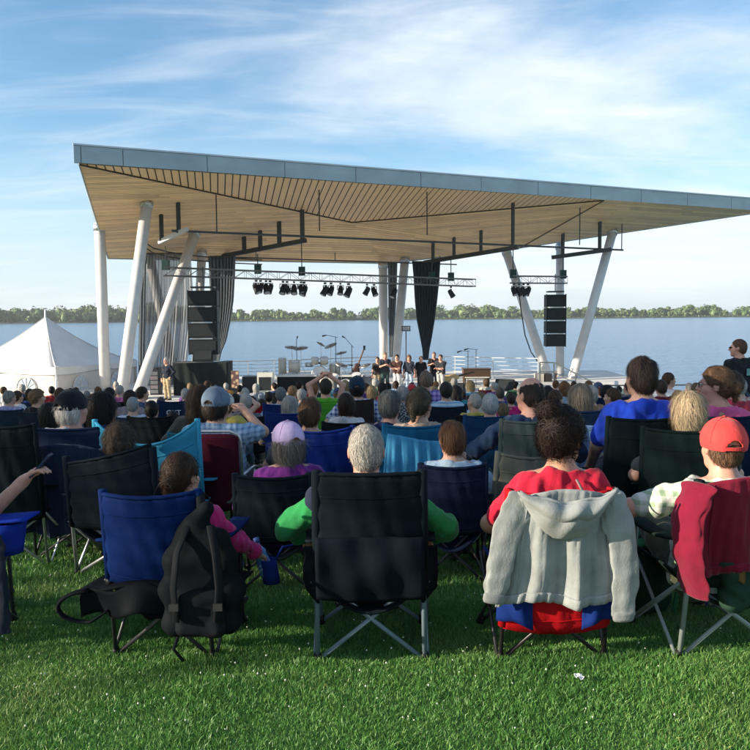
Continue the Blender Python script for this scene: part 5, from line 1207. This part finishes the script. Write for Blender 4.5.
# 0 left edge: an arm reaching in, chair just outside
r0, J0, s0 = person('person in a pale grey jacket at the lawn edge, hand held out with a phone', -98, 424, 3.95, ('short', GREY), ((.42, .43, .42), 'short'), (NAVY, 'long'), skin='pink', seed=51, rz=-.05, wr=(.52, .12, .80), wl=(-.25, .2, .5), pole=(-.5, .3, -1), res=.009, hairstr=800)
c0, _, _ = chair('navy folding chair with bright blue armrest at the lawn edge', -104, 3.96, 478, w=.52, seat=seath(J0, s0), back=(.010, .018, .05), frame=(.04, .045, .05))
hw_ = r0.matrix_basis @ Vector(J0.wr[1]); fd = Vector(J0.wr[1]-J0.el[1]).normalized()
g = thing('phone', 'dark phone held in the outstretched hand', 'phone', tuple(hw_+fd*.13+Vector((0, 0, -.005)))); R = (fd+Vector((0, 0, .15))).to_track_quat('X', 'Z').to_matrix(); link('case', MB().box((0, 0, 0), (.15, .075, .011), R), mat('plastic', (.012, .025, .06)), g); link('screen', MB().box(R @ Vector((0, 0, .0062)), (.135, .066, .001), R), mat('glass', (.01, .015, .03), a=1), g)
ar = thing('arm_pouch', 'bright blue fabric cup pouch on the chair arm at the lawn edge', 'pouch', tuple(pixY(6, 535, 4.0))); link('cup', MB().sheet(lambda u_, v_: (.10*math.cos(u_*6.28)*(1-.25*v_), .09*math.sin(u_*6.28)*(1-.2*v_), .07-.16*v_), 18, 4, .008), mat('nylon', (.010, .035, .30)), ar, True); link('rim', MB().sheet(lambda u_, v_: (-.16+.30*u_, -.09+.18*v_, .075+.02*u_), 6, 4, .012), mat('nylon', (.010, .035, .30)), ar, True)
jk = thing('hanging_jacket', 'dark navy jacket hanging to the grass at the lawn edge chair', 'jacket', tuple(pixY(2, 640, 3.75)+Vector((-.05, 0, 0)))); sv(link('sleeve', hang_sleeve([(.0, 0, .52), (.03, -.03, .36), (.045, -.02, .2), (.04, 0, .03)], (.08, .05), 3), mat('cloth', (.010, .016, .03)), jk, True)); link('body_panel', MB().sheet(lambda u_, v_: (-.34+.36*u_, .04*math.sin(u_*13), .55-.42*v_-.02*math.sin(u_*9)), 20, 14, .01), mat('cloth', (.010, .016, .03)), jk, True)

# ---- second row
def pair(lab, clab, px, top, Y, hair, shirt, cpx, ctop, cw, cback, cy=None, frame=(.03, .03, .035), crz=0., ckw=None, fmetal=False, **kw):
    r, J, s = person(lab, px, top, Y, hair, shirt, **kw)
    c = chair(clab, cpx, (cy or Y), ctop, w=cw, seat=seath(J, s), back=cback, frame=frame, rz=crz, fmetal=fmetal, **(ckw or {}))
    return r, J, s, c[0]
q = pair('person with short curly grey-brown hair low in the silver-legged chair', 'wide black folding chair with silver legs', 120, 425, 5.50, ('curly', (.05, .036, .025)), ((.02, .03, .05), 'long'), 115, 452, .60, (.007, .012, .018), frame=SIL, fmetal=True, crz=-.14, seed=61, hairstr=2600, ckw=dict(tilt=-.035, r=.014, sag=.03))
rg2, Jg2, sg2, cg2 = pair('person with white hair under a black baseball cap behind the hung navy coat', 'navy folding chair hidden under a long hung coat', 73, 391, 6.05, ('capfringe', (.45, .44, .42)), ((.35, .4, .46), 'short'), 70, 426, .56, (.010, .02, .05), seed=62, cap=(.008, .010, .014), yaw=-.5, hairstr=1200, skin='pink')
gc = garment('long navy coat hung over a chair back, white tag showing', 'coat', cg2, .90, .22, .56, .62, (.010, .022, .055), [([(-.26, -.37, .86), (-.31, -.38, .6), (-.33, -.36, .28)], (.09, .07)), ([(.26, -.37, .86), (.31, -.38, .62), (.33, -.36, .4)], (.09, .06))], 'navy_coat', seed=5, hemband=False, amp=.03)
link('paper_tag', MB().sheet(lambda u_, v_: (.03+.08*u_, -.115-.02*v_, .44+.14*v_-.05*u_), 4, 5, .003), mat('print', (.6, .62, .66), c2=(.12, .2, .35), f=55.), gc)
pair('person in a lilac baseball cap with grey hair and purple shirt', 'black folding chair of the lilac-capped person', 287, 423, 5.05, ('bob', (.14, .13, .12)), ((.13, .018, .17), 'long'), 274, 473, .44, (.007, .013, .018), seed=63, cap=(.52, .40, .62), yaw=.45, fem=True, hairstr=3000, wl=(-.24, .2, .45), wr=(.28, .15, .45), rz=.1, skin='pink')
pair('person with short auburn-brown hair and pale blue shirt, back to us', 'small navy folding chair of the auburn-haired person', 452, 421, 5.25, ('short', (.12, .060, .03)), ((.36, .48, .6), 'short'), 452, 463, .40, (.008, .014, .034), seed=64, fem=True, hairstr=4200, yaw=.1, fat=1.05)
pair('person with straight blond bob in the dark green chair', 'dark green folding chair with slanting grey poles and faded print', 688, 393, 5.55, ('bob', (.40, .32, .21)), ((.02, .03, .04), 'short'), 682, 428, .50, (.005, .012, .012), frame=(.10, .13, .13), crz=-.3, seed=65, fem=True, hairstr=5000)
rg, Jg, sg, cg = pair('person with short dark hair in a royal blue shirt, sitting tall', 'black-green folding chair of the royal-blue-shirted person', 641, 357, 5.95, ('short', (.035, .024, .018)), ((.010, .045, .42), 'short'), 640, 412, .50, (.005, .011, .013), seed=66, fat=1.12, hairstr=3600, yaw=.15, wl=(-.30, .30, .36), pole=(1, -.4, -.3))
pair('balding person in a dark navy shirt with one arm stretched out sideways', 'grey-green canvas folding chair of the balding person', 530, 377, 6.0, ('bald', (.03, .022, .018)), ((.010, .028, .07), 'long'), 528, 419, .40, (.045, .065, .062), seed=67, skin='pink', fat=1.15, yaw=.5, wl=(-.42, .16, .66), pole=(1, -.4, -.5), hairstr=2600, ckw=dict(bbot=.6, sag=.04))
chair('empty khaki canvas folding chair in the second row', 528, 5.45, 449, w=.52, seat=.3, back=(.11, .115, .095), frame=(.05, .05, .05), rz=.35, sag=.09, dip=.04, bbot=.30)
chair('black folding chair beside the hung navy coat', 4, 5.8, 424, w=.5, seat=.32, back=(.006, .012, .014), frame=SIL, fmetal=True)
# ---- third row
r, J, s = person('person in a faded blue baseball cap and pale blue plaid shirt, hand to face', 217, 388, 6.35, ('capfringe', (.02, .015, .012)), (mat('plaid', (.34, .46, .58), c2=(.12, .2, .32), f=150.), 'short'), seed=71, cap=(.11, .16, .22), yaw=-.3, wr=(.18, .26, 1.02), pole=(1.2, .1, -.8), fat=1.15, hairstr=1200)
lawn_chair('maroon lawn chair with rounded white tube frame', 212, 6.35, 430, .47, (.055, .008, .018), (.6, .6, .6))
pair('person with long straight brown hair beside the blue cap', 'teal folding chair of the long-haired person', 200, 386, 7.3, ('long', (.035, .022, .012)), ((.02, .03, .03), 'short'), 200, 432, .5, (.01, .07, .12), seed=72, fem=True, hairstr=3500)
pair('person with black shoulder-length hair turned to the right', 'navy folding chair of the black-haired person', 103, 393, 6.4, ('bob', (.010, .008, .008)), ((.15, .06, .06), 'none'), 98, 432, .5, (.010, .02, .05), seed=73, fem=True, yaw=-.7, skin='tan', hairstr=2200)
cl_, xl, _ = chair('turquoise double-width folding chair with sagging back', 150, 6.05, 414, w=.74, seat=.3, back=(.04, .27, .42), frame=(.05, .05, .05), sag=.06, dip=.17, bbot=.30, rz=0)
pair('person with short brown hair in the deep blue chair', 'wide deep blue folding chair in the middle of the lawn', 310, 398, 6.75, ('short', (.075, .045, .025)), ((.06, .08, .10), 'short'), 318, 426, .58, (.006, .022, .15), seed=74, hairstr=3000, ckw=dict(dip=.04))
pair('person with grey-streaked short hair in a navy shirt with pink collar', 'navy folding chair of the grey-streaked person', 390, 390, 6.9, ('short', (.10, .11, .11)), ((.010, .018, .07), 'short'), 386, 428, .5, (.010, .016, .05), seed=75, hairstr=3000, skin='pink', yaw=-.2)
r, J, s, ct = pair('person with hair in a low twist and bare shoulders by the turquoise towel', 'folding chair under the turquoise towel', 420, 388, 6.45, ('pony', (.06, .052, .035)), ((.35, .27, .2), 'none'), 414, 424, .46, (.01, .10, .2), seed=76, fem=True, yaw=-.45, hairstr=3000)
tw = thing('turquoise_towel', 'turquoise towel draped in folds over a chair back', 'towel', tuple(ct.matrix_basis @ Vector((0, -.4, .4))), .0)
link('cloth', MB().sheet(lambda u_, v_: ((u_-.5)*(.42+.1*v_), -.03-.03*fold(u_, v_, 5, 2)*(.3+v_)-.0*v_, (.50-.52*v_)+.03*math.sin(u_*3+2)), 50, 26, .01), mat('cloth', (.06, .29, .50)), tw, True)
pair('person with short grey hair in a denim blue shirt', 'denim blue folding chair further down the lawn', 490, 393, 8.6, ('crop', (.22, .24, .25)), ((.02, .07, .16), 'short'), 488, 415, .5, (.012, .05, .12), seed=77, res=.012, hairstr=1500)
r, J, s, c8 = pair('person with ash-blond bob beside the pale blue shirt', 'folding chair under the pale blue shirt', 580, 385, 7.2, ('bob', (.24, .20, .15)), ((.3, .07, .12), 'long'), 578, 405, .5, (.02, .04, .08), seed=78, fem=True, hairstr=3000, wr=(.3, .2, .42))
garment('pale blue denim shirt draped over a chair back', 'shirt', c8, .93, .55, .52, .56, (.22, .36, .58), [([(.24, -.37, .9), (.31, -.38, .75), (.38, -.36, .52)], (.085, .06)), ([(-.24, -.37, .9), (-.30, -.38, .8), (-.33, -.36, .62)], (.085, .06))], 'blue_shirt', seed=9, hemband=False, amp=.03)
r, J, s, c9 = pair('person in a pink top with glasses, face turned left', 'navy folding chair of the pink-topped person', 715, 367, 6.15, ('pony', (.10, .055, .03)), ((.60, .10, .26), 'short'), 722, 405, .56, (.008, .016, .045), seed=79, fem=True, yaw=1.15, hairstr=3500, eyes=True, skin='pink')
gl = MB()
for sx in (-1, 1):
    c = Vector(J.hc+J.R@A3((sx*.032, .108, .004))); ex = Vector(J.R@A3((1, 0, 0))); ez = Vector((0, 0, 1)); gl.tube([c+ex*.023*math.cos(k*.5236)+ez*.017*math.sin(k*.5236) for k in range(13)], .0022, 5); gl.tube([c+ex*sx*.023, Vector(J.hc+J.R@A3((sx*.078, .09, .008))), Vector(J.hc+J.R@A3((sx*.084, -.005, .012)))], .002, 5)
gl.tube([Vector(J.hc+J.R@A3((-.009, .112, .006))), Vector(J.hc+J.R@A3((.009, .112, .006)))], .002, 5)
link('glasses', gl, mat('plastic', (.015, .012, .012)), r, True)
# standing at the right
r, J, s = person('person standing in a black T-shirt with sunglasses, arms folded', 738, 339, 12.6, ('crop', (.06, .03, .02)), ((.016, .016, .02), 'short'), (DEN, 'long'), skin='pink', seed=80, stand=True, yaw=.75, rz=.3, fat=1.2, wl=(.08, .26, 1.12), wr=(-.08, .24, 1.08), pole=(1, -.2, -1), res=.012, hairstr=900, hem=-.02)
sgl = MB()
for sx in (-1, 1): c = Vector(J.hc+J.R@A3((sx*.032, .104, .006))); sgl.tube([c-Vector(J.R@A3((.02, 0, 0))), c+Vector(J.R@A3((.02, 0, 0)))], .016, 8, True, .8); sgl.tube([c, Vector(J.hc+J.R@A3((sx*.085, -.005, .012)))], .004, 5)
link('sunglasses', sgl, mat('plastic', (.01, .01, .01), .15), r, True)
link('shirt_print', MB().sheet(lambda u_, v_: (-.02+.18*u_, -.168-.005*math.sin(3*u_), 1.22+.10*v_), 6, 3, .003), mat('cloth', (.18, .36, .38)), r)
# bottle
bt = thing('water_bottle', 'blue plastic water bottle leaning by the magenta sleeve', 'bottle', tuple(pixY(268, 577, 4.25))); R = Matrix.Rotation(-.28, 4, 'Y')
link('bottle', MB().lathe([(.03, 0), (.036, .02), (.036, .11), (.030, .13), (.034, .15), (.012, .185), (.012, .20)], 14, R), mat('glass', (.10, .28, .55), a=.8), bt, True); link('lid', MB().lathe([(.016, .2), (.016, .225)], 12, R), mat('plastic', (.05, .1, .3)), bt, True); link('label', MB().lathe([(.0368, .05), (.0368, .1)], 14, R, False), mat('print', (.05, .12, .4), c2=(.4, .5, .6), f=60.), bt, True)
link('pouch', MB().sheet(lambda u_, v_: (.045*math.cos(u_*6.283)+.02*v_, .045*math.sin(u_*6.283), .10-.13*v_), 14, 3, .005), mat('nylon', (.010, .03, .18)), bt, True); link('pouch_strap', MB().tube([(.04, 0, .09), (.08, .02, .16), (.13, .05, .16)], .008, 5), mat('nylon', (.010, .03, .18)), bt, True)
# ------------------------------------------------------------------ further crowd: a few modelled poses, each person an object with own hair, colours and chair
VAR = []
for i, kw in enumerate((dict(), dict(yaw=.5, fem=True), dict(yaw=-.5, rec=.12), dict(fat=1.2, pit=.1), dict(fem=True, yaw=-.2, pit=-.25), dict(wr=(.10, .22, 1.12), yaw=.2), dict(wl=(-.05, -.02, 1.27), wr=(.05, -.02, 1.27), pole=(1, .1, .2)))):
    kw.setdefault('rec', .2); J = pose(p=.42, **kw)
    VAR.append((J, m_body(J, .014, i > 4), m_shirt(J, .014, 'short', 90+i), m_shirt(J, .014, 'long', 95+i), m_pants(J, .016, 'long', 99+i)))
def far(lab, px, top, Y, hair, shirt, sleeve='short', v=0, rz=0., ch=None, chlab=None, cap=None, skin='fair', ctop=None, cw=.5, maxs=1.12):
    g0 = gz(Y); J, mb_, ms, ml, mp = VAR[v]; zt_ = pixY(px, top, Y).z-g0; sc = min(maxs, max(.55, zt_/(J.hc[2]+.13)))
    off = Matrix.Rotation(rz, 3, 'Z') @ Vector((J.hc[0], J.hc[1], 0))*sc; x = colX(px, Y, g0+1)
    r = thing('person', lab, 'person', (x-off.x, Y-off.y, g0), rz, 'audience further down the lawn', sc)
    link('body', mb_, mat('skin', SKIN[skin]), r); link('shirt', ml if sleeve == 'long' else ms, mat('cloth', shirt) if isinstance(shirt, (tuple, str)) else shirt, r); link('trousers', mp, mat('cloth', random.choice(((.02, .025, .04), (.05, .07, .12), (.2, .17, .12), (.01, .01, .012)))), r)
    add_headwear(r, J, hair, cap, 500, .011, 0)
    if ch is not None: chair(chlab, px, Y, ctop, w=cw, seat=.30, bh=.84 if ctop is None else .84, back=ch, frame=random.choice(((.03, .03, .035), (.12, .13, .14))), group='folding chairs further down the lawn')
    return r
PL = lambda a, b, f=80.: mat('plaid', a, c2=b, f=f)
far('grey-haired person in a lilac and blue shirt near the tent', 10, 391, 13.5, ('short', GREY), PL((.3, .3, .5), (.15, .2, .4)), v=2, ch=(.015, .03, .05), chlab='dark folding chair of the lilac-shirted person near the tent')
far('person with curly sandy hair in black, profile to the right', 38, 390, 12.5, ('curly', (.16, .10, .05)), (.015, .015, .02), v=2, rz=-.5, ch=(.012, .02, .035), chlab='black folding chair of the curly sandy-haired person')
far('person with brown hair before the tent corner', 60, 388, 13.5, ('short', BRN), (.02, .025, .03), v=1, ch=(.012, .015, .02), chlab='black folding chair before the tent corner')
far('small grey-haired person by the foot of the white column', 87, 391, 19, ('short', GREY), (.3, .3, .34), v=0, ch=(.03, .04, .06), chlab='grey folding chair by the foot of the white column')
far('blond child facing back over the navy coat chair', 43, 413, 7.0, ('short', (.30, .19, .09)), (.012, .03, .12), v=4, rz=2.6, maxs=.72)
far('person in a dark hood beside the blond child', 50, 404, 7.8, ('bob', (.02, .015, .014)), (.02, .02, .03), v=0, ch=(.010, .018, .045), chlab='navy folding chair beside the blond child', maxs=.9)
far('dark-haired person just left of the grey-haired one in white', 131, 391, 13, ('bob', (.03, .02, .014)), (.25, .2, .22), v=2)
far('grey-haired person in a white and blue shirt', 133, 397, 10.8, ('crop', (.25, .26, .27)), (.45, .52, .62), v=0, ch=(.02, .04, .07), chlab='slate folding chair of the person in white and blue')
far('person with jet black hair low in a black chair above the turquoise one', 152, 401, 9.6, ('short', BLK_H), (.012, .012, .015), v=0, ch=(.008, .010, .012), chlab='low black folding chair above the turquoise chair', ctop=416)
far('person with reddish brown hair and denim shirt below the walking speaker', 143, 387, 14.5, ('short', (.05, .028, .018)), (.03, .07, .14), v=2, rz=-.3, ch=(.012, .04, .08), chlab='blue folding chair below the walking speaker')
far('person half hidden behind the lettered navy chair', 161, 397, 14, ('crop', (.06, .05, .045)), (.10, .11, .13), v=0)
rr, xx, bb = chair('navy folding chair with white letters on its back', 175, 11.2, 400.5, w=.40, seat=.30, back=(.008, .022, .06), frame=(.03, .03, .035), sag=.02)
tx = bpy.data.curves.new('lettering', 'FONT'); tx.body = 'OYT'; tx.size = .10; tx.align_x = 'CENTER'; tx.extrude = .002
to_ = bpy.data.objects.new('tmp_text', tx); me = bpy.data.meshes.new_from_object(to_); bpy.data.objects.remove(to_)
lt = link('lettering', me, mat('paint', (.7, .72, .75)), rr); lt.rotation_euler = (math.pi/2+.08, 0, 0); lt.location = (0.01, -.345, bb-.19)
far('dark-haired person before the lettered navy chair', 173, 411, 10.0, ('short', (.02, .018, .016)), (.015, .02, .03), v=0, maxs=.85)
far('dark-haired person resting chin on hand', 236, 394, 11.5, ('short', (.018, .014, .012)), (.02, .03, .05), v=5, rz=-.4, ch=(.012, .016, .025), chlab='black chair of the person resting chin on hand')
far('person with white hair by the cream amplifier', 245, 388, 17, ('short', (.55, .54, .5)), (.35, .35, .36), v=1, ch=(.03, .035, .05), chlab='dark chair of the white-haired person by the amplifier')
far('dark-haired person beside the small red chair', 252, 396, 14.5, ('short', (.02, .016, .014)), (.03, .03, .04), v=0)
far('person in a red shirt below the cream amplifier', 262, 399, 13, ('short', (.03, .02, .015)), (.35, .01, .02), v=3, ch=(.25, .008, .015), chlab='small red folding chair below the cream amplifier', ctop=405)
far('grey-haired person with a pale blue vest', 281, 387, 12.5, ('crop', (.13, .14, .15)), (.25, .42, .62), v=0, ch=(.010, .025, .12), chlab='blue folding chair of the person with a pale blue vest', ctop=404)
far('small blond person beside the pale blue vest', 293, 386, 16, ('short', (.38, .22, .11)), (.05, .14, .07), v=2)
far('person with long grey hair hanging over a blue chair', 290, 397, 9.2, ('long', (.22, .22, .21)), (.012, .03, .14), v=0, ch=(.008, .022, .12), chlab='blue folding chair of the person with long grey hair', ctop=412)
far('dark head between the red chair and the pale blue vest', 269, 392, 15.5, ('short', (.02, .015, .012)), (.02, .025, .03), v=0)
far('person with both hands behind the head in a lime green shirt', 326, 379, 12.5, ('short', (.05, .04, .03)), (.10, .36, .03), v=6, ch=(.08, .33, .03), chlab='lime green folding chair', ctop=400, skin='pink')
far('person in a navy cap and blue white checked shirt', 357, 377, 11.0, ('capfringe', (.02, .02, .02)), PL((.5, .55, .65), (.02, .06, .25), 110.), v=3, cap=(.012, .03, .055), ch=(.03, .022, .022), chlab='dark brown folding chair with pale lettered hem', ctop=399, cw=.42)
far('person in a white floral top with grey hair', 402, 387, 13, ('curly', (.3, .3, .3)), mat('print', (.05, .06, .07), c2=(.55, .56, .56), f=30.), v=1)
far('stout person in a purple checked shirt, arms out', 426, 371, 13.2, ('short', (.25, .17, .13)), PL((.32, .26, .52), (.08, .03, .25), 95.), v=3, maxs=1.2)
far('person in a pale blue striped shirt with short dark hair', 446, 382, 11.8, ('short', (.035, .03, .025)), mat('stripe', (.45, .58, .68), c2=(.2, .34, .5), f=110.), v=3, ch=(.012, .018, .03), chlab='navy folding chair of the striped-shirted person', ctop=406, cw=.55)
far('small person in red beyond the striped shirt', 463, 392, 19, ('short', (.03, .02, .015)), (.35, .015, .04), v=0, ch=(.02, .02, .03), chlab='dark chair of the small person in red')
far('dark-haired child beyond the striped shirt', 469, 396, 17, ('bob', (.02, .015, .012)), (.02, .02, .02), v=1, maxs=.85)
far('sandy-haired person raising a pale sleeve', 480, 392, 13, ('short', (.25, .18, .1)), (.5, .48, .44), 'long', v=5, rz=.3)
far('grey-haired person in violet blue beside a pink jacket', 500, 387, 14.5, ('crop', (.06, .055, .05)), (.03, .04, .22), v=3, ch=(.02, .03, .10), chlab='violet blue chair beside the pink jacket')
far('person in a hot pink jacket', 511, 393, 13.8, ('short', (.06, .04, .03)), (.55, .02, .16), 'long', v=0, maxs=.95)
far('person with fair hair low behind the denim blue chair', 503, 403, 10.0, ('short', (.2, .14, .08)), (.05, .07, .1), v=0, maxs=.9)
far('dark-haired person in black by the balding head', 548, 386, 12, ('short', (.02, .018, .016)), (.015, .02, .025), v=0, ch=(.008, .012, .02), chlab='black folding chair by the balding person')
far('ginger-haired person in a blue and white top', 565, 382, 14.5, ('bob', (.22, .10, .04)), (.3, .4, .5), v=2, ch=(.02, .03, .06), chlab='dark chair of the ginger-haired person')
far('person in a black knitted cap and dark chair by the railing', 608, 386, 13.5, ('curly', (.012, .012, .014)), (.45, .44, .42), v=2, rz=-.6, ch=(.010, .02, .06), chlab='navy folding chair with upright back by the railing', ctop=397, cw=.6)
far('tiny dark-haired person beside the royal blue shoulder', 619, 386, 22, ('short', (.03, .025, .02)), (.05, .06, .07), v=0)
far('brown-haired person touching the royal blue shoulder', 628, 382, 16.5, ('short', (.07, .04, .025)), (.1, .1, .12), v=1)
far('brown-haired person in maroon beyond the royal blue shirt', 661, 380, 13.5, ('short', (.08, .045, .028)), (.14, .012, .03), v=0, ch=(.03, .012, .02), chlab='maroon folding chair beyond the royal blue shirt')
far('person in a white top looking along the row', 669, 373, 15.5, ('short', (.11, .055, .03)), (.55, .58, .62), v=2, rz=-.9, maxs=1.25)
far('small grey-haired person beside the blond bob', 689, 383, 18.5, ('short', GREY), (.25, .3, .32), v=0)
far('sandy-haired person just before the glasses', 697, 383, 16.5, ('short', (.22, .15, .09)), (.4, .36, .3), v=2, rz=-.8)
far('white-haired person in a red plaid shirt', 739, 378, 12, ('short', (.6, .58, .54)), PL((.35, .03, .03), (.45, .42, .4), 70.), v=3, ch=(.02, .02, .03), chlab='dark folding chair of the red plaid shirt')
far('brown-haired person behind the pink top', 733, 372, 8.6, ('pony', (.04, .025, .017)), (.3, .03, .06), v=4)
# more of the crowd between the middle rows and the stage
random.seed(31); MC2 = [((.5, .5, .52), 'white'), ((.02, .05, .25), 'blue'), ((.4, .02, .04), 'scarlet'), ((.02, .02, .03), 'black'), ((.5, .12, .3), 'rose'), ((.05, .25, .28), 'aqua'), ((.45, .36, .08), 'mustard'), ((.1, .1, .11), 'grey'), ((.2, .34, .55), 'light blue'), ((.04, .14, .05), 'dark green'), ((.3, .18, .1), 'tan')]
HN = [(BRN, 'short brown hair', 'short'), (GREY, 'short grey hair', 'crop'), (DKB, 'dark bobbed hair', 'bob'), (WHT, 'white hair', 'short'), (BLD, 'blond bob', 'bob'), (GNG, 'ginger curls', 'curly'), (BLK_H, 'long black hair', 'long')]
for i, (px, Y) in enumerate(((18, 15.5), (30, 17.5), (72, 16), (110, 15.5), (120, 17.5), (186, 15.5), (226, 9.4), (246, 10.6), (302, 14.6), (314, 17), (338, 15.5), (346, 9.2), (372, 15), (382, 17), (412, 16), (434, 17.5), (456, 14.5), (474, 10.6), (522, 15), (536, 17), (556, 10.2), (590, 11), (598, 15.5), (612, 10.5), (650, 17.5), (678, 11), (704, 12.5), (720, 15))):
    (c, cn), (hc, hnm, hst) = MC2[i % 11], HN[(i*2+i//7) % 7]; hat = [(.5, .48, .42), (.02, .04, .1), (.45, .03, .04)][i % 3] if i % 4 == 2 else None
    far(f'{cn}-clad person with {hnm}{" under a cap" if hat else ""} in the packed rows below the stage', px, 380, Y, ('capfringe' if hat else hst, hc), c, v=(0, 1, 2, 3, 4, 1)[i % 6], rz=random.uniform(-.6, .6), cap=hat, ch=random.choice(((.010, .02, .06), (.01, .012, .015), (.02, .06, .05), (.08, .01, .02), (.012, .04, .16))) if i % 3 else None, chlab=f'low chair of the {cn}-clad person with {hnm} in the packed rows', maxs=random.uniform(.88, .96))
# front rows by the stage, small in the picture
hs = [BRN, GREY, DKB, WHT, BLD, GNG, BLK_H]; cl = [((.35, .36, .4), 'pale grey'), ((.03, .06, .16), 'navy'), ((.3, .02, .03), 'red'), ((.02, .02, .025), 'black'), ((.08, .22, .3), 'teal'), ((.45, .42, .36), 'cream'), ((.12, .05, .2), 'purple'), ((.06, .16, .07), 'green'), ((.5, .2, .05), 'orange'), ((.25, .38, .55), 'sky blue')]
hn = ['brown hair', 'grey hair', 'dark hair', 'white hair', 'blond hair', 'ginger hair', 'black hair']; random.seed(12)
for i, px in enumerate((4, 22, 52, 76, 98, 116, 190, 208, 226, 240, 256, 274, 300, 312, 334, 345, 366, 376, 388, 396, 412, 420, 436, 454, 470, 486, 494, 516, 534, 556, 574, 588)):
    Y = random.uniform(19, 27.6) if px > 130 else random.uniform(19, 26); c, cn = cl[i % 10]; k = (i*3+i//10) % 7
    far(f'{cn}-shirted person with {hn[k]} in the front rows below the stage', px, 375, Y, (random.choice(('short', 'bob', 'crop', 'short')), hs[k]), c, v=i % 5, rz=random.uniform(-.7, .7), ch=random.choice(((.012, .02, .05), (.01, .012, .015), (.02, .05, .04), (.05, .01, .015))) if i % 2 else None, chlab=f'dark chair of the {cn}-shirted person with {hn[k]} below the stage', maxs=random.uniform(.9, .99))

# ------------------------------------------------------------------ on the stage
def stager(lab, px, top, Y, hair, shirt, pants, sleeve='short', fem=False, skin='pink', group='performers in a row on the stage', seed=0, **kw):
    r, J, s = person(lab, px, top, Y, hair, (shirt, sleeve), (pants, 'long'), skin=skin, seed=seed, stand=True, ground=DECK+.004, group=group, res=.014, hairstr=300, fem=fem, eyes=True, hem=-.04, **kw); return r, J, s
r, J, s = stager('white-haired speaker in a dark shirt and khaki trousers walking on stage', 166, 357.5, 32.0, ('short', WHT), (.012, .016, .03), (.38, .30, .18), rz=2.6, wl=(-.32, .12, .98), group=None, seed=3, skin='pink', sleeve='long')
AC = dict(wl=(.08, .24, 1.15), wr=(-.08, .26, 1.12), pole=(1, -.2, -1)); CL = dict(wl=(-.04, .30, 1.22), wr=(.04, .30, 1.24), pole=(1, -.2, -1))
stager('singer in a dark top and khaki trousers at the end of the row', 377.5, 357, 34.2, ('short', BRN), (.03, .028, .028), (.30, .25, .17), rz=2.9, seed=4)
stager('tall singer in dark grey with green trousers', 385, 352.5, 34.0, ('crop', (.12, .09, .06)), (.03, .035, .045), (.03, .06, .06), rz=3.3, seed=5, **CL)
stager('singer with arms folded in a brown vest and white trousers', 397, 354.5, 33.8, ('short', DKB), (.05, .022, .018), (.5, .5, .5), rz=2.8, seed=6, **AC)
stager('singer in a slate top and pale jeans', 409, 355, 33.8, ('bob', BRN), (.03, .035, .05), (.36, .44, .55), rz=3.0, fem=True, seed=7)
stager('singer in black with a bowed head', 421, 356, 34.0, ('short', (.14, .10, .07)), (.010, .010, .012), (.02, .02, .03), rz=3.2, seed=8, pit=.0)
stager('singer in a black T-shirt at the back of the row', 434, 352, 34.8, ('crop', (.10, .06, .04)), (.012, .012, .015), (.03, .03, .04), rz=2.9, seed=9, **CL)
stager('singer with arms folded in a charcoal T-shirt and light trousers', 440.5, 354.5, 33.6, ('short', (.12, .08, .05)), (.025, .028, .035), (.42, .40, .38), rz=2.7, seed=10, **AC)
stager('crew member standing by the right columns', 555.5, 371, 39.0, ('short', DKB), (.02, .02, .025), (.02, .02, .03), rz=2.5, seed=11, group=None)
# ------------------------------------------------------------------ evening air over the river
hzb = MB().box((0, 900, 20), (5200, 2300, 56)); ho = link('haze', hzb, None)
hm = bpy.data.materials.new('haze_air'); hm.use_nodes = True; ht = hm.node_tree
for n_ in list(ht.nodes):
    if n_.type != 'OUTPUT_MATERIAL': ht.nodes.remove(n_)
pv = nd(ht, 'ShaderNodeVolumePrincipled'); pv.inputs['Density'].default_value = .00019; pv.inputs['Color'].default_value = (.9, .95, 1, 1); pv.inputs['Anisotropy'].default_value = .2
ht.links.new(pv.outputs[0], [n_ for n_ in ht.nodes if n_.type == 'OUTPUT_MATERIAL'][0].inputs['Volume']); ho.data.materials.append(hm); stuff(ho, 'thin pale evening haze over the river', 'haze')
